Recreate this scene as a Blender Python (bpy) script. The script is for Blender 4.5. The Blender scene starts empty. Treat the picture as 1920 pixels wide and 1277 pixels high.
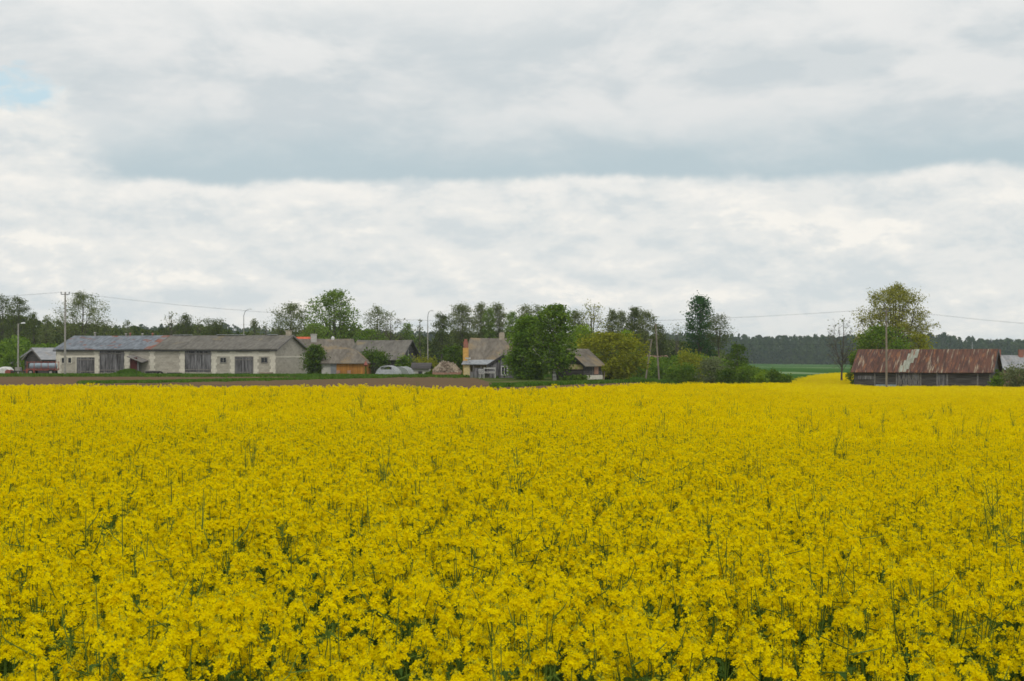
import bpy, math, random
import numpy as np
from mathutils import Vector, Matrix, Euler

# ------------------------------------------------------------------ camera
F = 2860.0            # focal length in photo pixels (photo 1920 x 1277)
HOR = 668.0           # horizon row in the photo
CZ = 2.25             # eye height
scene = bpy.context.scene
col = scene.collection
cam_d = bpy.data.cameras.new('camera')
cam_d.sensor_width = 23.5
cam_d.lens = 23.5 * F / 1920.0
cam_d.clip_start = 0.1
cam_d.clip_end = 6000
cam_d.dof.use_dof = True
cam_d.dof.focus_distance = 12.0
cam_d.dof.aperture_fstop = 5.6
cam = bpy.data.objects.new('camera', cam_d)
cam.location = (0, 0, CZ)
cam.rotation_euler = (math.radians(90) + math.atan((HOR - 638.5) / F), 0, 0)
col.objects.link(cam)
scene.camera = cam
scene.view_settings.view_transform = 'Standard'
scene.view_settings.look = 'None'
scene.view_settings.gamma = 1.0
scene.view_settings.exposure = 0.0
scene.render.engine = 'CYCLES'
scene.cycles.max_bounces = 6
scene.cycles.diffuse_bounces = 4
scene.cycles.transmission_bounces = 4
scene.cycles.transparent_max_bounces = 8
scene.cycles.volume_bounces = 1

# ------------------------------------------------------------------ sun
SUN_EL, SUN_AZ = math.radians(50), math.radians(168)     # azimuth clockwise from +Y
sd = bpy.data.lights.new('sun', 'SUN')
sd.energy = 1.0
sd.angle = math.radians(14)
sd.color = (1.0, 0.95, 0.86)
sun = bpy.data.objects.new('sun', sd)
sv = Vector((math.sin(SUN_AZ) * math.cos(SUN_EL), math.cos(SUN_AZ) * math.cos(SUN_EL), math.sin(SUN_EL)))
sun.rotation_euler = (-sv).to_track_quat('-Z', 'Y').to_euler()
sun.location = (0, -20, 60)
col.objects.link(sun)


# ------------------------------------------------------------------ node helper
class NT:
    def __init__(s, nt):
        s.nt = nt
        s.nt.nodes.clear()

    def n(s, t, **kw):
        nd = s.nt.nodes.new(t)
        for k, v in kw.items():
            setattr(nd, k, v)
        return nd

    def set(s, sock, v):
        if hasattr(v, 'is_linked') or isinstance(v, bpy.types.NodeSocket):
            s.nt.links.new(v, sock)
        elif v is not None:
            if isinstance(v, (tuple, list)) and len(v) == 3 and sock.type == 'RGBA':
                v = (*v, 1)
            sock.default_value = v

    def m(s, op, a, b=None, c=None, clamp=False):
        nd = s.n('ShaderNodeMath', operation=op)
        nd.use_clamp = clamp
        s.set(nd.inputs[0], a)
        if b is not None: s.set(nd.inputs[1], b)
        if c is not None: s.set(nd.inputs[2], c)
        return nd.outputs[0]

    def vm(s, op, a, b=None):
        nd = s.n('ShaderNodeVectorMath', operation=op)
        s.set(nd.inputs[0], a)
        if b is not None: s.set(nd.inputs[1], b)
        return nd.outputs[0]

    def noise(s, vec, scale=1.0, detail=4.0, rough=0.55, dist=0.0, color=False):
        nd = s.n('ShaderNodeTexNoise')
        if vec is not None: s.set(nd.inputs['Vector'], vec)
        nd.inputs['Scale'].default_value = scale
        nd.inputs['Detail'].default_value = detail
        nd.inputs['Roughness'].default_value = rough
        nd.inputs['Distortion'].default_value = dist
        return nd.outputs[1 if color else 0]

    def ss(s, v, a, b, ta=0.0, tb=1.0):       # smoothstep map
        nd = s.n('ShaderNodeMapRange', interpolation_type='SMOOTHSTEP')
        s.set(nd.inputs[0], v)
        for i, q in zip((1, 2, 3, 4), (a, b, ta, tb)):
            s.set(nd.inputs[i], q)
        return nd.outputs[0]

    def mix(s, f, a, b, mode='MIX'):
        nd = s.n('ShaderNodeMix', data_type='RGBA', blend_type=mode)
        s.set(nd.inputs[0], f)
        s.set(nd.inputs[6], a)
        s.set(nd.inputs[7], b)
        return nd.outputs[2]


# ------------------------------------------------------------------ world: clouded sky
world = bpy.data.worlds.new('World')
scene.world = world
world.use_nodes = True
w = NT(world.node_tree)
tc = w.n('ShaderNodeTexCoord').outputs['Generated']
sep = w.n('ShaderNodeSeparateXYZ')
w.set(sep.inputs[0], tc)
az = w.m('ARCTAN2', sep.outputs[0], sep.outputs[1])
el = w.m('ARCSINE', sep.outputs[2])
sky = w.n('ShaderNodeTexSky', sky_type='NISHITA')
sky.sun_disc = False
sky.sun_elevation = SUN_EL
sky.sun_rotation = SUN_AZ
skyc = w.mix(1.0, sky.outputs[0], (0.10, 0.10, 0.10), 'MULTIPLY')
stretch = w.vm('MULTIPLY', tc, (1.0, 1.0, 2.5))
stretch2 = w.vm('MULTIPLY', w.vm('ADD', tc, (0.37, 0.2, 0.11)), (1.0, 1.0, 1.9))
n_big = w.noise(stretch, 4.5, 6, 0.5)
n_mid = w.noise(stretch, 16, 9, 0.6, 0.25)
n_fine = w.noise(stretch2, 34, 8, 0.6, 0.4)
n_edge = w.noise(w.vm('MULTIPLY', tc, (1, 1, 0.8)), 8, 8, 0.6)
n_puff = w.noise(stretch2, 13, 10, 0.64, 0.2)
# cloud tone: puffs lit from above (difference of the cloud density and the density a little higher up)
def relief(scale, zs, up, detail, rough, off, dist=0.15):
    p = w.vm('MULTIPLY', w.vm('ADD', tc, off), (1.0, 1.0, zs))
    a = w.noise(p, scale, detail, rough, dist)
    b_ = w.noise(w.vm('ADD', p, (0.25 * up, 0.0, up)), scale, detail, rough, dist)
    return a, w.m('SUBTRACT', a, b_)


c1, r1 = relief(11, 2.1, 0.030, 9, 0.60, (0.13, 0.0, 0.02))
c2, r2 = relief(26, 2.3, 0.012, 9, 0.62, (0.4, 0.2, 0.0))
rel = w.m('ADD', w.m('MULTIPLY', r1, 0.75), w.m('MULTIPLY', r2, 0.45))
lowc = w.mix(w.ss(rel, -0.16, 0.06), (0.675, 0.725, 0.74), (0.815, 0.825, 0.805))
lowc = w.mix(w.m('MULTIPLY', w.ss(rel, 0.02, 0.14), w.ss(c1, 0.42, 0.60)), lowc, (0.95, 0.925, 0.865))
# upper deck: soft grey billows, whiter towards the upper left
c3, r3_ = relief(6.5, 2.2, 0.05, 8, 0.55, (0.0, 0.3, 0.05), 0.3)
upc = w.mix(w.ss(w.m('ADD', w.m('MULTIPLY', r3_, 1.2), w.m('MULTIPLY', w.m('SUBTRACT', c3, 0.5), 0.5)), -0.16, 0.14), (0.615, 0.67, 0.695), (0.775, 0.79, 0.787))
upc = w.mix(w.m('MULTIPLY', w.ss(r1, 0.02, 0.14), 0.22), upc, (0.85, 0.85, 0.83))
topw = w.ss(w.m('ADD', el, w.m('MULTIPLY', w.m('SUBTRACT', c3, 0.5), 0.14)), 0.18, 0.245)
upc = w.mix(w.m('MULTIPLY', topw, w.ss(az, 0.15, -0.20, 0.6, 0.95)), upc, (0.87, 0.87, 0.855))
# blue-grey base of the deck
edge = w.m('ADD', el, w.m('ADD', w.m('MULTIPLY', w.m('SUBTRACT', n_edge, 0.5), 0.040),
                          w.m('MULTIPLY', az, -0.010)))
e_soft = w.m('ADD', el, w.m('MULTIPLY', w.m('SUBTRACT', n_mid, 0.5), 0.05))
basef = w.ss(e_soft, 0.116, 0.168, 1.0, 0.0)
basef = w.m('MULTIPLY', basef, w.ss(az, -0.315, -0.23))
upc = w.mix(w.m('MULTIPLY', basef, 0.95), upc, (0.49, 0.595, 0.64))
deck = w.m('MULTIPLY', w.ss(edge, 0.1095, 0.1185), w.ss(w.m('ADD', az, w.m('MULTIPLY', w.m('SUBTRACT', n_mid, 0.5), 0.12)), -0.30, -0.262))
deck = w.m('MAXIMUM', deck, w.ss(w.m('ADD', el, w.m('MULTIPLY', w.m('SUBTRACT', n_mid, 0.5), 0.05)), 0.160, 0.185))
cloud = w.mix(deck, lowc, upc)
# bright rim just under the deck
rim = w.m('MULTIPLY', w.ss(edge, 0.085, 0.110), w.ss(edge, 0.1105, 0.1165, 1.0, 0.0))
cloud = w.mix(w.m('MULTIPLY', w.m('MULTIPLY', rim, w.ss(c1, 0.42, 0.6)), 0.8), cloud, (0.91, 0.895, 0.855))
# a small opening of clear sky
da = w.m('DIVIDE', w.m('SUBTRACT', az, -0.319), 0.025)
de = w.m('DIVIDE', w.m('SUBTRACT', el, 0.1665), 0.0135)
rr = w.m('ADD', w.m('MULTIPLY', da, da), w.m('MULTIPLY', de, de))
rr = w.m('ADD', w.m('ADD', rr, w.m('MULTIPLY', w.m('SUBTRACT', n_mid, 0.5), 4.5)), w.m('MULTIPLY', w.m('SUBTRACT', n_fine, 0.5), 4.0))
hole = w.ss(rr, 0.0, 1.5, 1.0, 0.0)
thin = w.mix(0.85, skyc, (0.60, 0.77, 0.84))
final = w.mix(hole, cloud, thin)
bg = w.n('ShaderNodeBackground')
w.set(bg.inputs[0], final)
bg.inputs[1].default_value = 1.0
wo = w.n('ShaderNodeOutputWorld')
w.nt.links.new(bg.outputs[0], wo.inputs[0])


# ------------------------------------------------------------------ terrain
def sm(t):
    t = np.clip(t, 0, 1)
    return t * t * (3 - 2 * t)


def terrain(x, y):
    x = np.asarray(x, float); y = np.asarray(y, float)
    d = np.maximum(y, 0.0)
    u = x / np.maximum(y, 1.0)
    s = 0.0137 * sm((u - 0.014) / 0.224)
    de = np.where(d < 120, d, np.where(d < 180, 150 - (180 - d) ** 2 / 120, 150.0))
    return -s * de - 1.6 * sm((d - 320) / 700)


def tz(x, y):
    return float(terrain(x, y))


def U(px):
    return (px - 960) / F


def at(px, py, d):
    return Vector((U(px) * d, d, CZ - (py - HOR) / F * d))


def ground_at(px, d):
    x = U(px) * d
    return Vector((x, d, tz(x, d)))


# ------------------------------------------------------------------ mesh builder
class MB:
    def __init__(s):
        s.V = []; s.F = []; s.M = []; s.n = 0

    def add(s, verts, faces, mi=0):
        s.V.append(np.asarray(verts, float).reshape(-1, 3))
        for f in faces:
            s.F.append([i + s.n for i in f]); s.M.append(mi)
        s.n += len(s.V[-1])

    def quads(s, Q, mi=0):                       # Q (N,4,3)
        Q = np.asarray(Q, float)
        N = len(Q)
        s.V.append(Q.reshape(-1, 3))
        idx = (np.arange(N * 4).reshape(N, 4) + s.n).tolist()
        s.F.extend(idx); s.M.extend([mi] * N)
        s.n += N * 4

    def box(s, x0, x1, y0, y1, z0, z1, mi=0, M=None):
        v = [(x, y, z) for z in (z0, z1) for y in (y0, y1) for x in (x0, x1)]
        if M is not None: v = [tuple(M @ Vector(p)) for p in v]
        s.add(v, [(0, 2, 3, 1), (4, 5, 7, 6), (0, 1, 5, 4), (2, 6, 7, 3), (0, 4, 6, 2), (1, 3, 7, 5)], mi)

    def bar(s, a, b, r, mi=0, r2=None):
        s.tube([a, b], [r, r if r2 is None else r2], 4, mi)

    def tube(s, P, R, k=6, mi=0, cap=True):
        P = [Vector(p) for p in P]
        ring = []
        for i, p in enumerate(P):
            t = (P[min(i + 1, len(P) - 1)] - P[max(i - 1, 0)])
            if t.length < 1e-9: t = Vector((0, 0, 1))
            t.normalize()
            a = t.cross(Vector((0, 1, 0)) if abs(t.y) < 0.9 else Vector((1, 0, 0))).normalized()
            b = t.cross(a)
            for j in range(k):
                th = 2 * math.pi * (j + 0.5) / k
                ring.append(tuple(p + (a * math.cos(th) + b * math.sin(th)) * R[i]))
        f = []
        for i in range(len(P) - 1):
            for j in range(k):
                f.append((i * k + j, i * k + (j + 1) % k, (i + 1) * k + (j + 1) % k, (i + 1) * k + j))
        if cap:
            f.append(tuple(range(k))[::-1]); f.append(tuple(range((len(P) - 1) * k, len(P) * k)))
        s.add(ring, f, mi)

    def mesh(s, name, mats, smooth=False):
        me = bpy.data.meshes.new(name)
        V = np.concatenate(s.V) if s.V else np.zeros((0, 3))
        sizes = np.array([len(f) for f in s.F], dtype=np.int32)
        loops = np.fromiter((i for f in s.F for i in f), dtype=np.int32, count=int(sizes.sum()))
        me.vertices.add(len(V)); me.vertices.foreach_set('co', V.ravel())
        me.loops.add(len(loops)); me.loops.foreach_set('vertex_index', loops)
        me.polygons.add(len(sizes))
        st = np.zeros(len(sizes), dtype=np.int32); st[1:] = np.cumsum(sizes)[:-1]
        me.polygons.foreach_set('loop_start', st)
        me.polygons.foreach_set('loop_total', sizes)
        if not isinstance(mats, (list, tuple)): mats = [mats]
        for m in mats: me.materials.append(m)
        me.polygons.foreach_set('material_index', np.array(s.M, dtype=np.int32))
        me.polygons.foreach_set('use_smooth', [smooth] * len(sizes))
        me.update(calc_edges=True)
        me.validate()
        return me

    def build(s, name, mats, parent=None, smooth=False):
        o = bpy.data.objects.new(name, s.mesh(name, mats, smooth))
        col.objects.link(o)
        if parent: o.parent = parent
        return o


def tag(o, label=None, cat=None, group=None, kind=None):
    if label: o['label'] = label
    if cat: o['category'] = cat
    if group: o['group'] = group
    if kind: o['kind'] = kind
    return o


def thing(name, loc, rz, label, cat, group=None):
    o = bpy.data.objects.new(name, None)
    o.empty_display_size = 0.3
    col.objects.link(o)
    o.location = loc; o.rotation_euler = (0, 0, rz)
    return tag(o, label, cat, group)


def copy_tree(o, parent=None):
    c = o.copy(); col.objects.link(c)
    if parent: c.parent = parent
    for ch in [k for k in bpy.data.objects if k.parent == o]:
        copy_tree(ch, c)
    return c


# ------------------------------------------------------------------ materials
def bsdf_out(t, colr, rough=0.9, bump=None, bstr=0.4, bdist=0.02, spec=0.25, metal=0.0):
    p = t.n('ShaderNodeBsdfPrincipled')
    t.set(p.inputs['Base Color'], colr)
    t.set(p.inputs['Roughness'], rough)
    p.inputs['Specular IOR Level'].default_value = spec
    p.inputs['Metallic'].default_value = metal
    if bump is not None:
        b = t.n('ShaderNodeBump')
        b.inputs['Strength'].default_value = bstr
        b.inputs['Distance'].default_value = bdist
        t.set(b.inputs['Height'], bump)
        t.nt.links.new(b.outputs[0], p.inputs['Normal'])
    o = t.n('ShaderNodeOutputMaterial')
    t.nt.links.new(p.outputs[0], o.inputs[0])


def newmat(name):
    m = bpy.data.materials.new(name)
    m.use_nodes = True
    return m, NT(m.node_tree)


def noisy(name, c1, c2, scale=(1, 1, 1), sc=3.0, lo=0.35, hi=0.65, rough=0.9, c3=None, sc3=1.0, lo3=0.55, hi3=0.62,
          s3=(1, 1, 1), bstr=0.3, spec=0.25, rand=0.0, stripes=None):
    """two tones mixed by noise, an optional third in patches, optional stripes (axis, period, depth)"""
    m, t = newmat(name)
    obj = t.n('ShaderNodeTexCoord').outputs['Object']
    v = t.vm('MULTIPLY', obj, scale)
    n = t.noise(v, sc, 6, 0.62)
    c = t.mix(t.ss(n, lo, hi), c1, c2)
    if c3:
        n3 = t.noise(t.vm('ADD', t.vm('MULTIPLY', obj, s3), (7.3, 2.1, 4.4)), sc3, 5, 0.6)
        c = t.mix(t.ss(n3, lo3, hi3), c, c3)
    if stripes:
        sp = t.n('ShaderNodeSeparateXYZ'); t.set(sp.inputs[0], obj)
        a = sp.outputs['XYZ'.index(stripes[0])]
        k = t.m('FLOOR', t.m('DIVIDE', a, stripes[1]))
        wn = t.n('ShaderNodeTexWhiteNoise', noise_dimensions='1D')
        t.set(wn.inputs['W'], k)
        fr = t.m('FRACT', t.m('DIVIDE', a, stripes[1]))
        gap = t.m('LESS_THAN', fr, 0.1)
        f = t.m('MULTIPLY_ADD', wn.outputs[0], stripes[2], 1 - stripes[2] * 0.6)
        f = t.m('MULTIPLY', f, t.m('MULTIPLY_ADD', gap, -0.35, 1.0))
        cc = t.n('ShaderNodeCombineColor')
        for i in range(3): t.set(cc.inputs[i], f)
        c = t.mix(1.0, c, cc.outputs[0], 'MULTIPLY')
    bsdf_out(t, c, rough, n, bstr, 0.02, spec)
    return m


def corrugated(name, c1, c2, c3=None, axis='X', period=0.18, sc=(1.5, .5, .5), lo3=.55, hi3=.62, s3=(1, 1, 1), sc3=1.0,
               lo=0.35, hi=0.65, rough=0.85, rows=None, c4=None, lo4=.6, hi4=.7, s4=(1, 1, 1), sc4=3.0, spec=0.06):
    m, t = newmat(name)
    obj = t.n('ShaderNodeTexCoord').outputs['Object']
    n = t.noise(t.vm('MULTIPLY', obj, sc), 2.0, 7, 0.62)
    c = t.mix(t.ss(n, lo, hi), c1, c2)
    sp = t.n('ShaderNodeSeparateXYZ'); t.set(sp.inputs[0], obj)
    # sheet to sheet tone
    a = sp.outputs['XYZ'.index(axis)]
    wn = t.n('ShaderNodeTexWhiteNoise', noise_dimensions='2D')
    cmb = t.n('ShaderNodeCombineXYZ')
    t.set(cmb.inputs[0], t.m('FLOOR', t.m('DIVIDE', a, 0.95)))
    if rows:
        b = sp.outputs['XYZ'.index(rows[0])]
        t.set(cmb.inputs[1], t.m('FLOOR', t.m('DIVIDE', b, rows[1])))
    t.set(wn.inputs['Vector'], cmb.outputs[0])
    f = t.m('MULTIPLY_ADD', wn.outputs[0], 0.22, 0.89)
    cc = t.n('ShaderNodeCombineColor')
    for i in range(3): t.set(cc.inputs[i], f)
    c = t.mix(1.0, c, cc.outputs[0], 'MULTIPLY')
    if c3:
        n3 = t.noise(t.vm('ADD', t.vm('MULTIPLY', obj, s3), (7.3, 2.1, 4.4)), sc3, 6, 0.6)
        c = t.mix(t.ss(n3, lo3, hi3), c, c3)
    if c4:
        n4 = t.noise(t.vm('ADD', t.vm('MULTIPLY', obj, s4), (1.3, 9.1, 3.4)), sc4, 6, 0.65)
        c = t.mix(t.ss(n4, lo4, hi4), c, c4)
    h = t.m('SINE', t.m('MULTIPLY', a, 2 * math.pi / period))
    bsdf_out(t, c, rough, h, 0.6, 0.02, spec)
    return m


def leafmat(name, c1, c2, trans=0.35, nsc=0.9):
    m, t = newmat(name)
    geo = t.n('ShaderNodeNewGeometry')
    r = geo.outputs['Random Per Island']
    pos = t.n('ShaderNodeTexCoord').outputs['Object']
    n = t.noise(pos, nsc, 3, 0.5)
    f = t.m('ADD', t.m('MULTIPLY', r, 0.5), t.m('MULTIPLY', t.ss(n, .38, .62), 0.5), clamp=True)
    c = t.mix(f, c1, c2)
    d = t.n('ShaderNodeBsdfDiffuse'); t.set(d.inputs[0], c)
    tr = t.n('ShaderNodeBsdfTranslucent'); t.set(tr.inputs[0], c)
    mx = t.n('ShaderNodeMixShader'); mx.inputs[0].default_value = trans
    t.nt.links.new(d.outputs[0], mx.inputs[1]); t.nt.links.new(tr.outputs[0], mx.inputs[2])
    o = t.n('ShaderNodeOutputMaterial'); t.nt.links.new(mx.outputs[0], o.inputs[0])
    return m


def plain(name, c, rough=0.7, spec=0.3, metal=0.0):
    return noisy(name, tuple(x * 0.85 for x in c), tuple(min(1, x * 1.1) for x in c), sc=4.0, rough=rough, spec=spec, bstr=0.1)


def blockmat(name, c1, c2, mortar, bw=0.38, bh=0.19, stain=0.38):
    m, t = newmat(name)
    obj = t.n('ShaderNodeTexCoord').outputs['Object']
    sp = t.n('ShaderNodeSeparateXYZ'); t.set(sp.inputs[0], obj)
    cb = t.n('ShaderNodeCombineXYZ')
    t.set(cb.inputs[0], t.m('ADD', sp.outputs[0], sp.outputs[1])); t.set(cb.inputs[1], sp.outputs[2])
    br = t.n('ShaderNodeTexBrick')
    t.set(br.inputs['Vector'], cb.outputs[0])
    br.inputs['Scale'].default_value = 1.0
    br.inputs['Brick Width'].default_value = bw
    br.inputs['Row Height'].default_value = bh
    br.inputs['Mortar Size'].default_value = 0.012
    t.set(br.inputs['Color1'], c1); t.set(br.inputs['Color2'], c2); t.set(br.inputs['Mortar'], mortar)
    n = t.noise(t.vm('MULTIPLY', obj, (1, 1, 2)), 0.9, 6, 0.62)
    c = t.mix(t.m('MULTIPLY', t.ss(n, 0.42, 0.7), stain), br.outputs[0], (0.16, 0.14, 0.11))
    bsdf_out(t, c, 0.95, n, 0.3)
    return m


M = {}
M['petal'] = leafmat('petal', (0.78, 0.60, 0.001), (0.98, 0.85, 0.002), 0.40)
M['bud'] = leafmat('bud', (0.36, 0.38, 0.02), (0.55, 0.50, 0.03), 0.2)
M['stem'] = leafmat('rape_stem', (0.10, 0.165, 0.025), (0.18, 0.26, 0.045), 0.2)
M['rleaf'] = leafmat('rape_leaf', (0.055, 0.12, 0.025), (0.11, 0.19, 0.04), 0.3)
M['soil_under'] = noisy('soil_under_crop', (0.04, 0.07, 0.016), (0.065, 0.10, 0.022), sc=2.0)
M['meadow'] = noisy('meadow', spec=0.0, c1=(0.05, 0.085, 0.02), c2=(0.09, 0.12, 0.03), sc=0.6, c3=(0.14, 0.12, 0.06), sc3=0.15, lo3=.5, hi3=.62)
M['soil'] = noisy('ploughed_soil', (0.115, 0.076, 0.045), (0.18, 0.124, 0.077), scale=(0.3, 2.0, 1), sc=0.9, lo=.3, hi=.7, bstr=0.8, spec=0.0,
                  c3=(0.12, 0.10, 0.055), s3=(0.1, 1, 1), sc3=0.25, lo3=.5, hi3=.7)
M['wheat'] = noisy('young_wheat', (0.03, 0.09, 0.014), (0.05, 0.125, 0.024), scale=(0.02, .1, 1), sc=1.0, spec=0.0,
                   c3=(0.17, 0.24, 0.12), s3=(0.004, 0.02, 1), sc3=1.0, lo3=.55, hi3=.62)
M['grass'] = leafmat('grass_blades', (0.06, 0.14, 0.015), (0.12, 0.21, 0.03), 0.25)
M['bark'] = noisy('bark', (0.06, 0.05, 0.04), (0.13, 0.115, 0.095), scale=(1, 1, .3), sc=6)
M['bark_pale'] = noisy('birch_bark', (0.45, 0.44, 0.41), (0.62, 0.61, 0.58), scale=(1, 1, 1), sc=2, c3=(0.07, 0.06, 0.05), s3=(.5, .5, 4), sc3=1.5, lo3=.56, hi3=.6)
M['bark_dry'] = noisy('dry_bark', (0.20, 0.165, 0.13), (0.32, 0.27, 0.21), scale=(1, 1, .3), sc=6)
M['alder'] = leafmat('alder_leaves', (0.1187, 0.15, 0.05), (0.2375, 0.2812, 0.1), 0.4)
M['alder_dark'] = leafmat('dark_alder_leaves', (0.065, 0.0936, 0.026), (0.1495, 0.1885, 0.0546), 0.35)
M['poplar'] = leafmat('poplar_leaves', (0.115, 0.2012, 0.0287), (0.253, 0.3565, 0.069), 0.4)
M['birch'] = leafmat('birch_leaves', (0.077, 0.1595, 0.0165), (0.198, 0.319, 0.033), 0.35)
M['dense'] = leafmat('dark_poplar_leaves', (0.0242, 0.0825, 0.0242), (0.077, 0.176, 0.044), 0.3)
M['bright'] = leafmat('bright_leaves', (0.15, 0.25, 0.015), (0.27, 0.38, 0.035), 0.35)
M['olive'] = leafmat('bronze_leaves', (0.1667, 0.1898, 0.0138), (0.345, 0.3565, 0.0345), 0.35)
M['yellowish'] = leafmat('yellow_green_leaves', (0.209, 0.22, 0.033), (0.396, 0.396, 0.077), 0.35)
M['shrub'] = leafmat('shrub_leaves', (0.0784, 0.1568, 0.0168), (0.1904, 0.2912, 0.0336), 0.35)
M['shrub_dark'] = leafmat('dark_shrub_leaves', (0.044, 0.0935, 0.011), (0.1265, 0.198, 0.0242), 0.3)
M['shrub_grey'] = leafmat('grey_green_leaves', (0.11, 0.14, 0.06), (0.20, 0.23, 0.11), 0.3)
M['twig'] = leafmat('bare_twigs', (0.10, 0.085, 0.065), (0.17, 0.145, 0.115), 0.0)
M['forest'] = leafmat('forest_needles', (0.018, 0.045, 0.016), (0.075, 0.115, 0.035), 0.2, 0.07)
M['wood_far'] = leafmat('wood_leaves', (0.035, 0.065, 0.015), (0.13, 0.17, 0.035), 0.25, 0.25)

M['block'] = blockmat('grey_block_wall', (0.50, 0.465, 0.40), (0.41, 0.38, 0.325), (0.34, 0.31, 0.26))
M['quoin'] = noisy('pale_stone', (0.60, 0.56, 0.48), (0.70, 0.66, 0.57), sc=2.5)
M['oldwood'] = noisy('weathered_boards', (0.06, 0.057, 0.06), (0.24, 0.235, 0.245), scale=(5, 5, .5), sc=1.3, stripes=('X', 0.22, 0.55))
M['oldwood2'] = noisy('dark_weathered_boards', (0.04, 0.036, 0.034), (0.095, 0.088, 0.085), scale=(.5, 5, 6), sc=1.3, stripes=('Z', 0.22, 0.5))
M['frame_wood'] = noisy('grey_timber', (0.14, 0.13, 0.12), (0.24, 0.225, 0.21), scale=(3, 3, 3), sc=2)
M['asbestos'] = corrugated('grey_corrugated_sheet', (0.125, 0.118, 0.102), (0.185, 0.175, 0.155), c3=(0.235, 0.195, 0.12), lo3=.60, hi3=.74, s3=(.5, .5, .5), rows=('Z', .8), rough=0.95)
M['asbestos_brown'] = corrugated('brown_grey_sheet', (0.135, 0.12, 0.10), (0.20, 0.18, 0.15), c3=(0.26, 0.20, 0.12), lo3=.50, hi3=.7, s3=(.4, .4, .4), rough=0.95)
M['tin'] = corrugated('grey_blue_tin', (0.125, 0.14, 0.16), (0.22, 0.245, 0.275), c3=(0.22, 0.09, 0.06), lo3=.60, hi3=.635, s3=(.5, .9, .9), sc3=1.2, rows=('Z', .5), rough=0.7)
M['rust'] = corrugated('rusted_tin', (0.075, 0.045, 0.040), (0.135, 0.068, 0.050), axis='X', sc=(2.6, .3, .3), lo=.38, hi=.6,
                       c3=(0.36, 0.31, 0.23), s3=(4.5, .35, .35), sc3=1.0, lo3=.55, hi3=.70, c4=(0.25, 0.115, 0.06), s4=(3.5, .7, .7), sc4=1.0, lo4=.53, hi4=.68, rough=0.85)
M['tin_pale'] = corrugated('pale_green_tin', (0.24, 0.25, 0.20), (0.34, 0.36, 0.30), sc=(2, .5, .5), c3=(0.24, 0.12, 0.075), s3=(5, .5, .5), lo3=.53, hi3=.64)
M['redroof_old'] = corrugated('rusty_strip', (0.17, 0.075, 0.052), (0.24, 0.11, 0.08), c3=(0.2, 0.21, 0.22), lo3=.45, hi3=.58)
M['greytin'] = corrugated('pale_grey_roof', (0.24, 0.25, 0.265), (0.34, 0.345, 0.355), c3=(0.30, 0.28, 0.26), lo3=.55, hi3=.7, period=.4)
M['paletin'] = noisy('pale_metal', (0.36, 0.38, 0.40), (0.5, 0.52, 0.54), sc=3, rough=.6)
M['glass'] = noisy('dark_glass', (0.012, 0.014, 0.017), (0.03, 0.034, 0.04), sc=1.0, rough=0.15, spec=0.5, bstr=0.0)
M['brickred'] = blockmat('red_brick', (0.40, 0.11, 0.06), (0.33, 0.085, 0.05), (0.30, 0.22, 0.18), .22, .075)
M['redroof'] = corrugated('red_tile', (0.48, 0.10, 0.05), (0.56, 0.13, 0.07))
M['pinkwall'] = plain('pink_brick', (0.38, 0.22, 0.16))
M['beige'] = noisy('beige_render', (0.34, 0.30, 0.23), (0.45, 0.40, 0.31), sc=3)
M['porch_tin'] = noisy('dull_tin', (0.22, 0.24, 0.26), (0.34, 0.36, 0.38), sc=3, rough=.6)
M['ochre'] = plain('ochre_paint', (0.62, 0.36, 0.10))
M['cream'] = plain('cream_plaster', (0.60, 0.50, 0.26))
M['orange_wood'] = noisy('orange_stained_boards', (0.34, 0.155, 0.035), (0.44, 0.21, 0.05), scale=(4, 4, .5), sc=1.2, stripes=('X', 0.3, 0.25))
M['plaster'] = noisy('grey_plaster', (0.40, 0.39, 0.36), (0.52, 0.51, 0.47), sc=1.5)
M['white'] = plain('white_paint', (0.62, 0.62, 0.60), 0.5)
M['concrete'] = noisy('concrete', (0.27, 0.26, 0.235), (0.36, 0.345, 0.31), sc=3)
M['pole_wood'] = noisy('pole_wood', (0.17, 0.145, 0.115), (0.27, 0.235, 0.19), scale=(5, 5, .5), sc=2)
M['steel'] = plain('grey_steel', (0.22, 0.23, 0.24), 0.5)
M['dark'] = plain('dark_metal', (0.04, 0.04, 0.042), 0.5)
M['maroon'] = noisy('dark_red_boards', (0.06, 0.015, 0.015), (0.10, 0.028, 0.025), scale=(4, 4, .5), sc=1.5, stripes=('X', .15, .3))
M['red'] = plain('red_paint', (0.27, 0.075, 0.055), 0.5)
M['lamp'] = plain('lamp_cover', (0.72, 0.74, 0.76), 0.4)
M['blue_pale'] = plain('pale_blue_panel', (0.26, 0.33, 0.38), 0.4)
M['rubber'] = plain('rubber', (0.02, 0.02, 0.02), 0.8)
M['log_end'] = leafmat('split_firewood', (0.20, 0.15, 0.11), (0.62, 0.54, 0.44), 0.0)
M['film'], _t = newmat('greenhouse_film')
_p = _t.n('ShaderNodeBsdfPrincipled'); _t.set(_p.inputs['Base Color'], (0.55, 0.58, 0.58)); _p.inputs['Roughness'].default_value = .35
_tr = _t.n('ShaderNodeBsdfTransparent'); _tr.inputs[0].default_value = (.85, .88, .88, 1)
_mx = _t.n('ShaderNodeMixShader'); _mx.inputs[0].default_value = .5
_t.nt.links.new(_tr.outputs[0], _mx.inputs[1]); _t.nt.links.new(_p.outputs[0], _mx.inputs[2])
_o = _t.n('ShaderNodeOutputMaterial'); _t.nt.links.new(_mx.outputs[0], _o.inputs[0])


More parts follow.
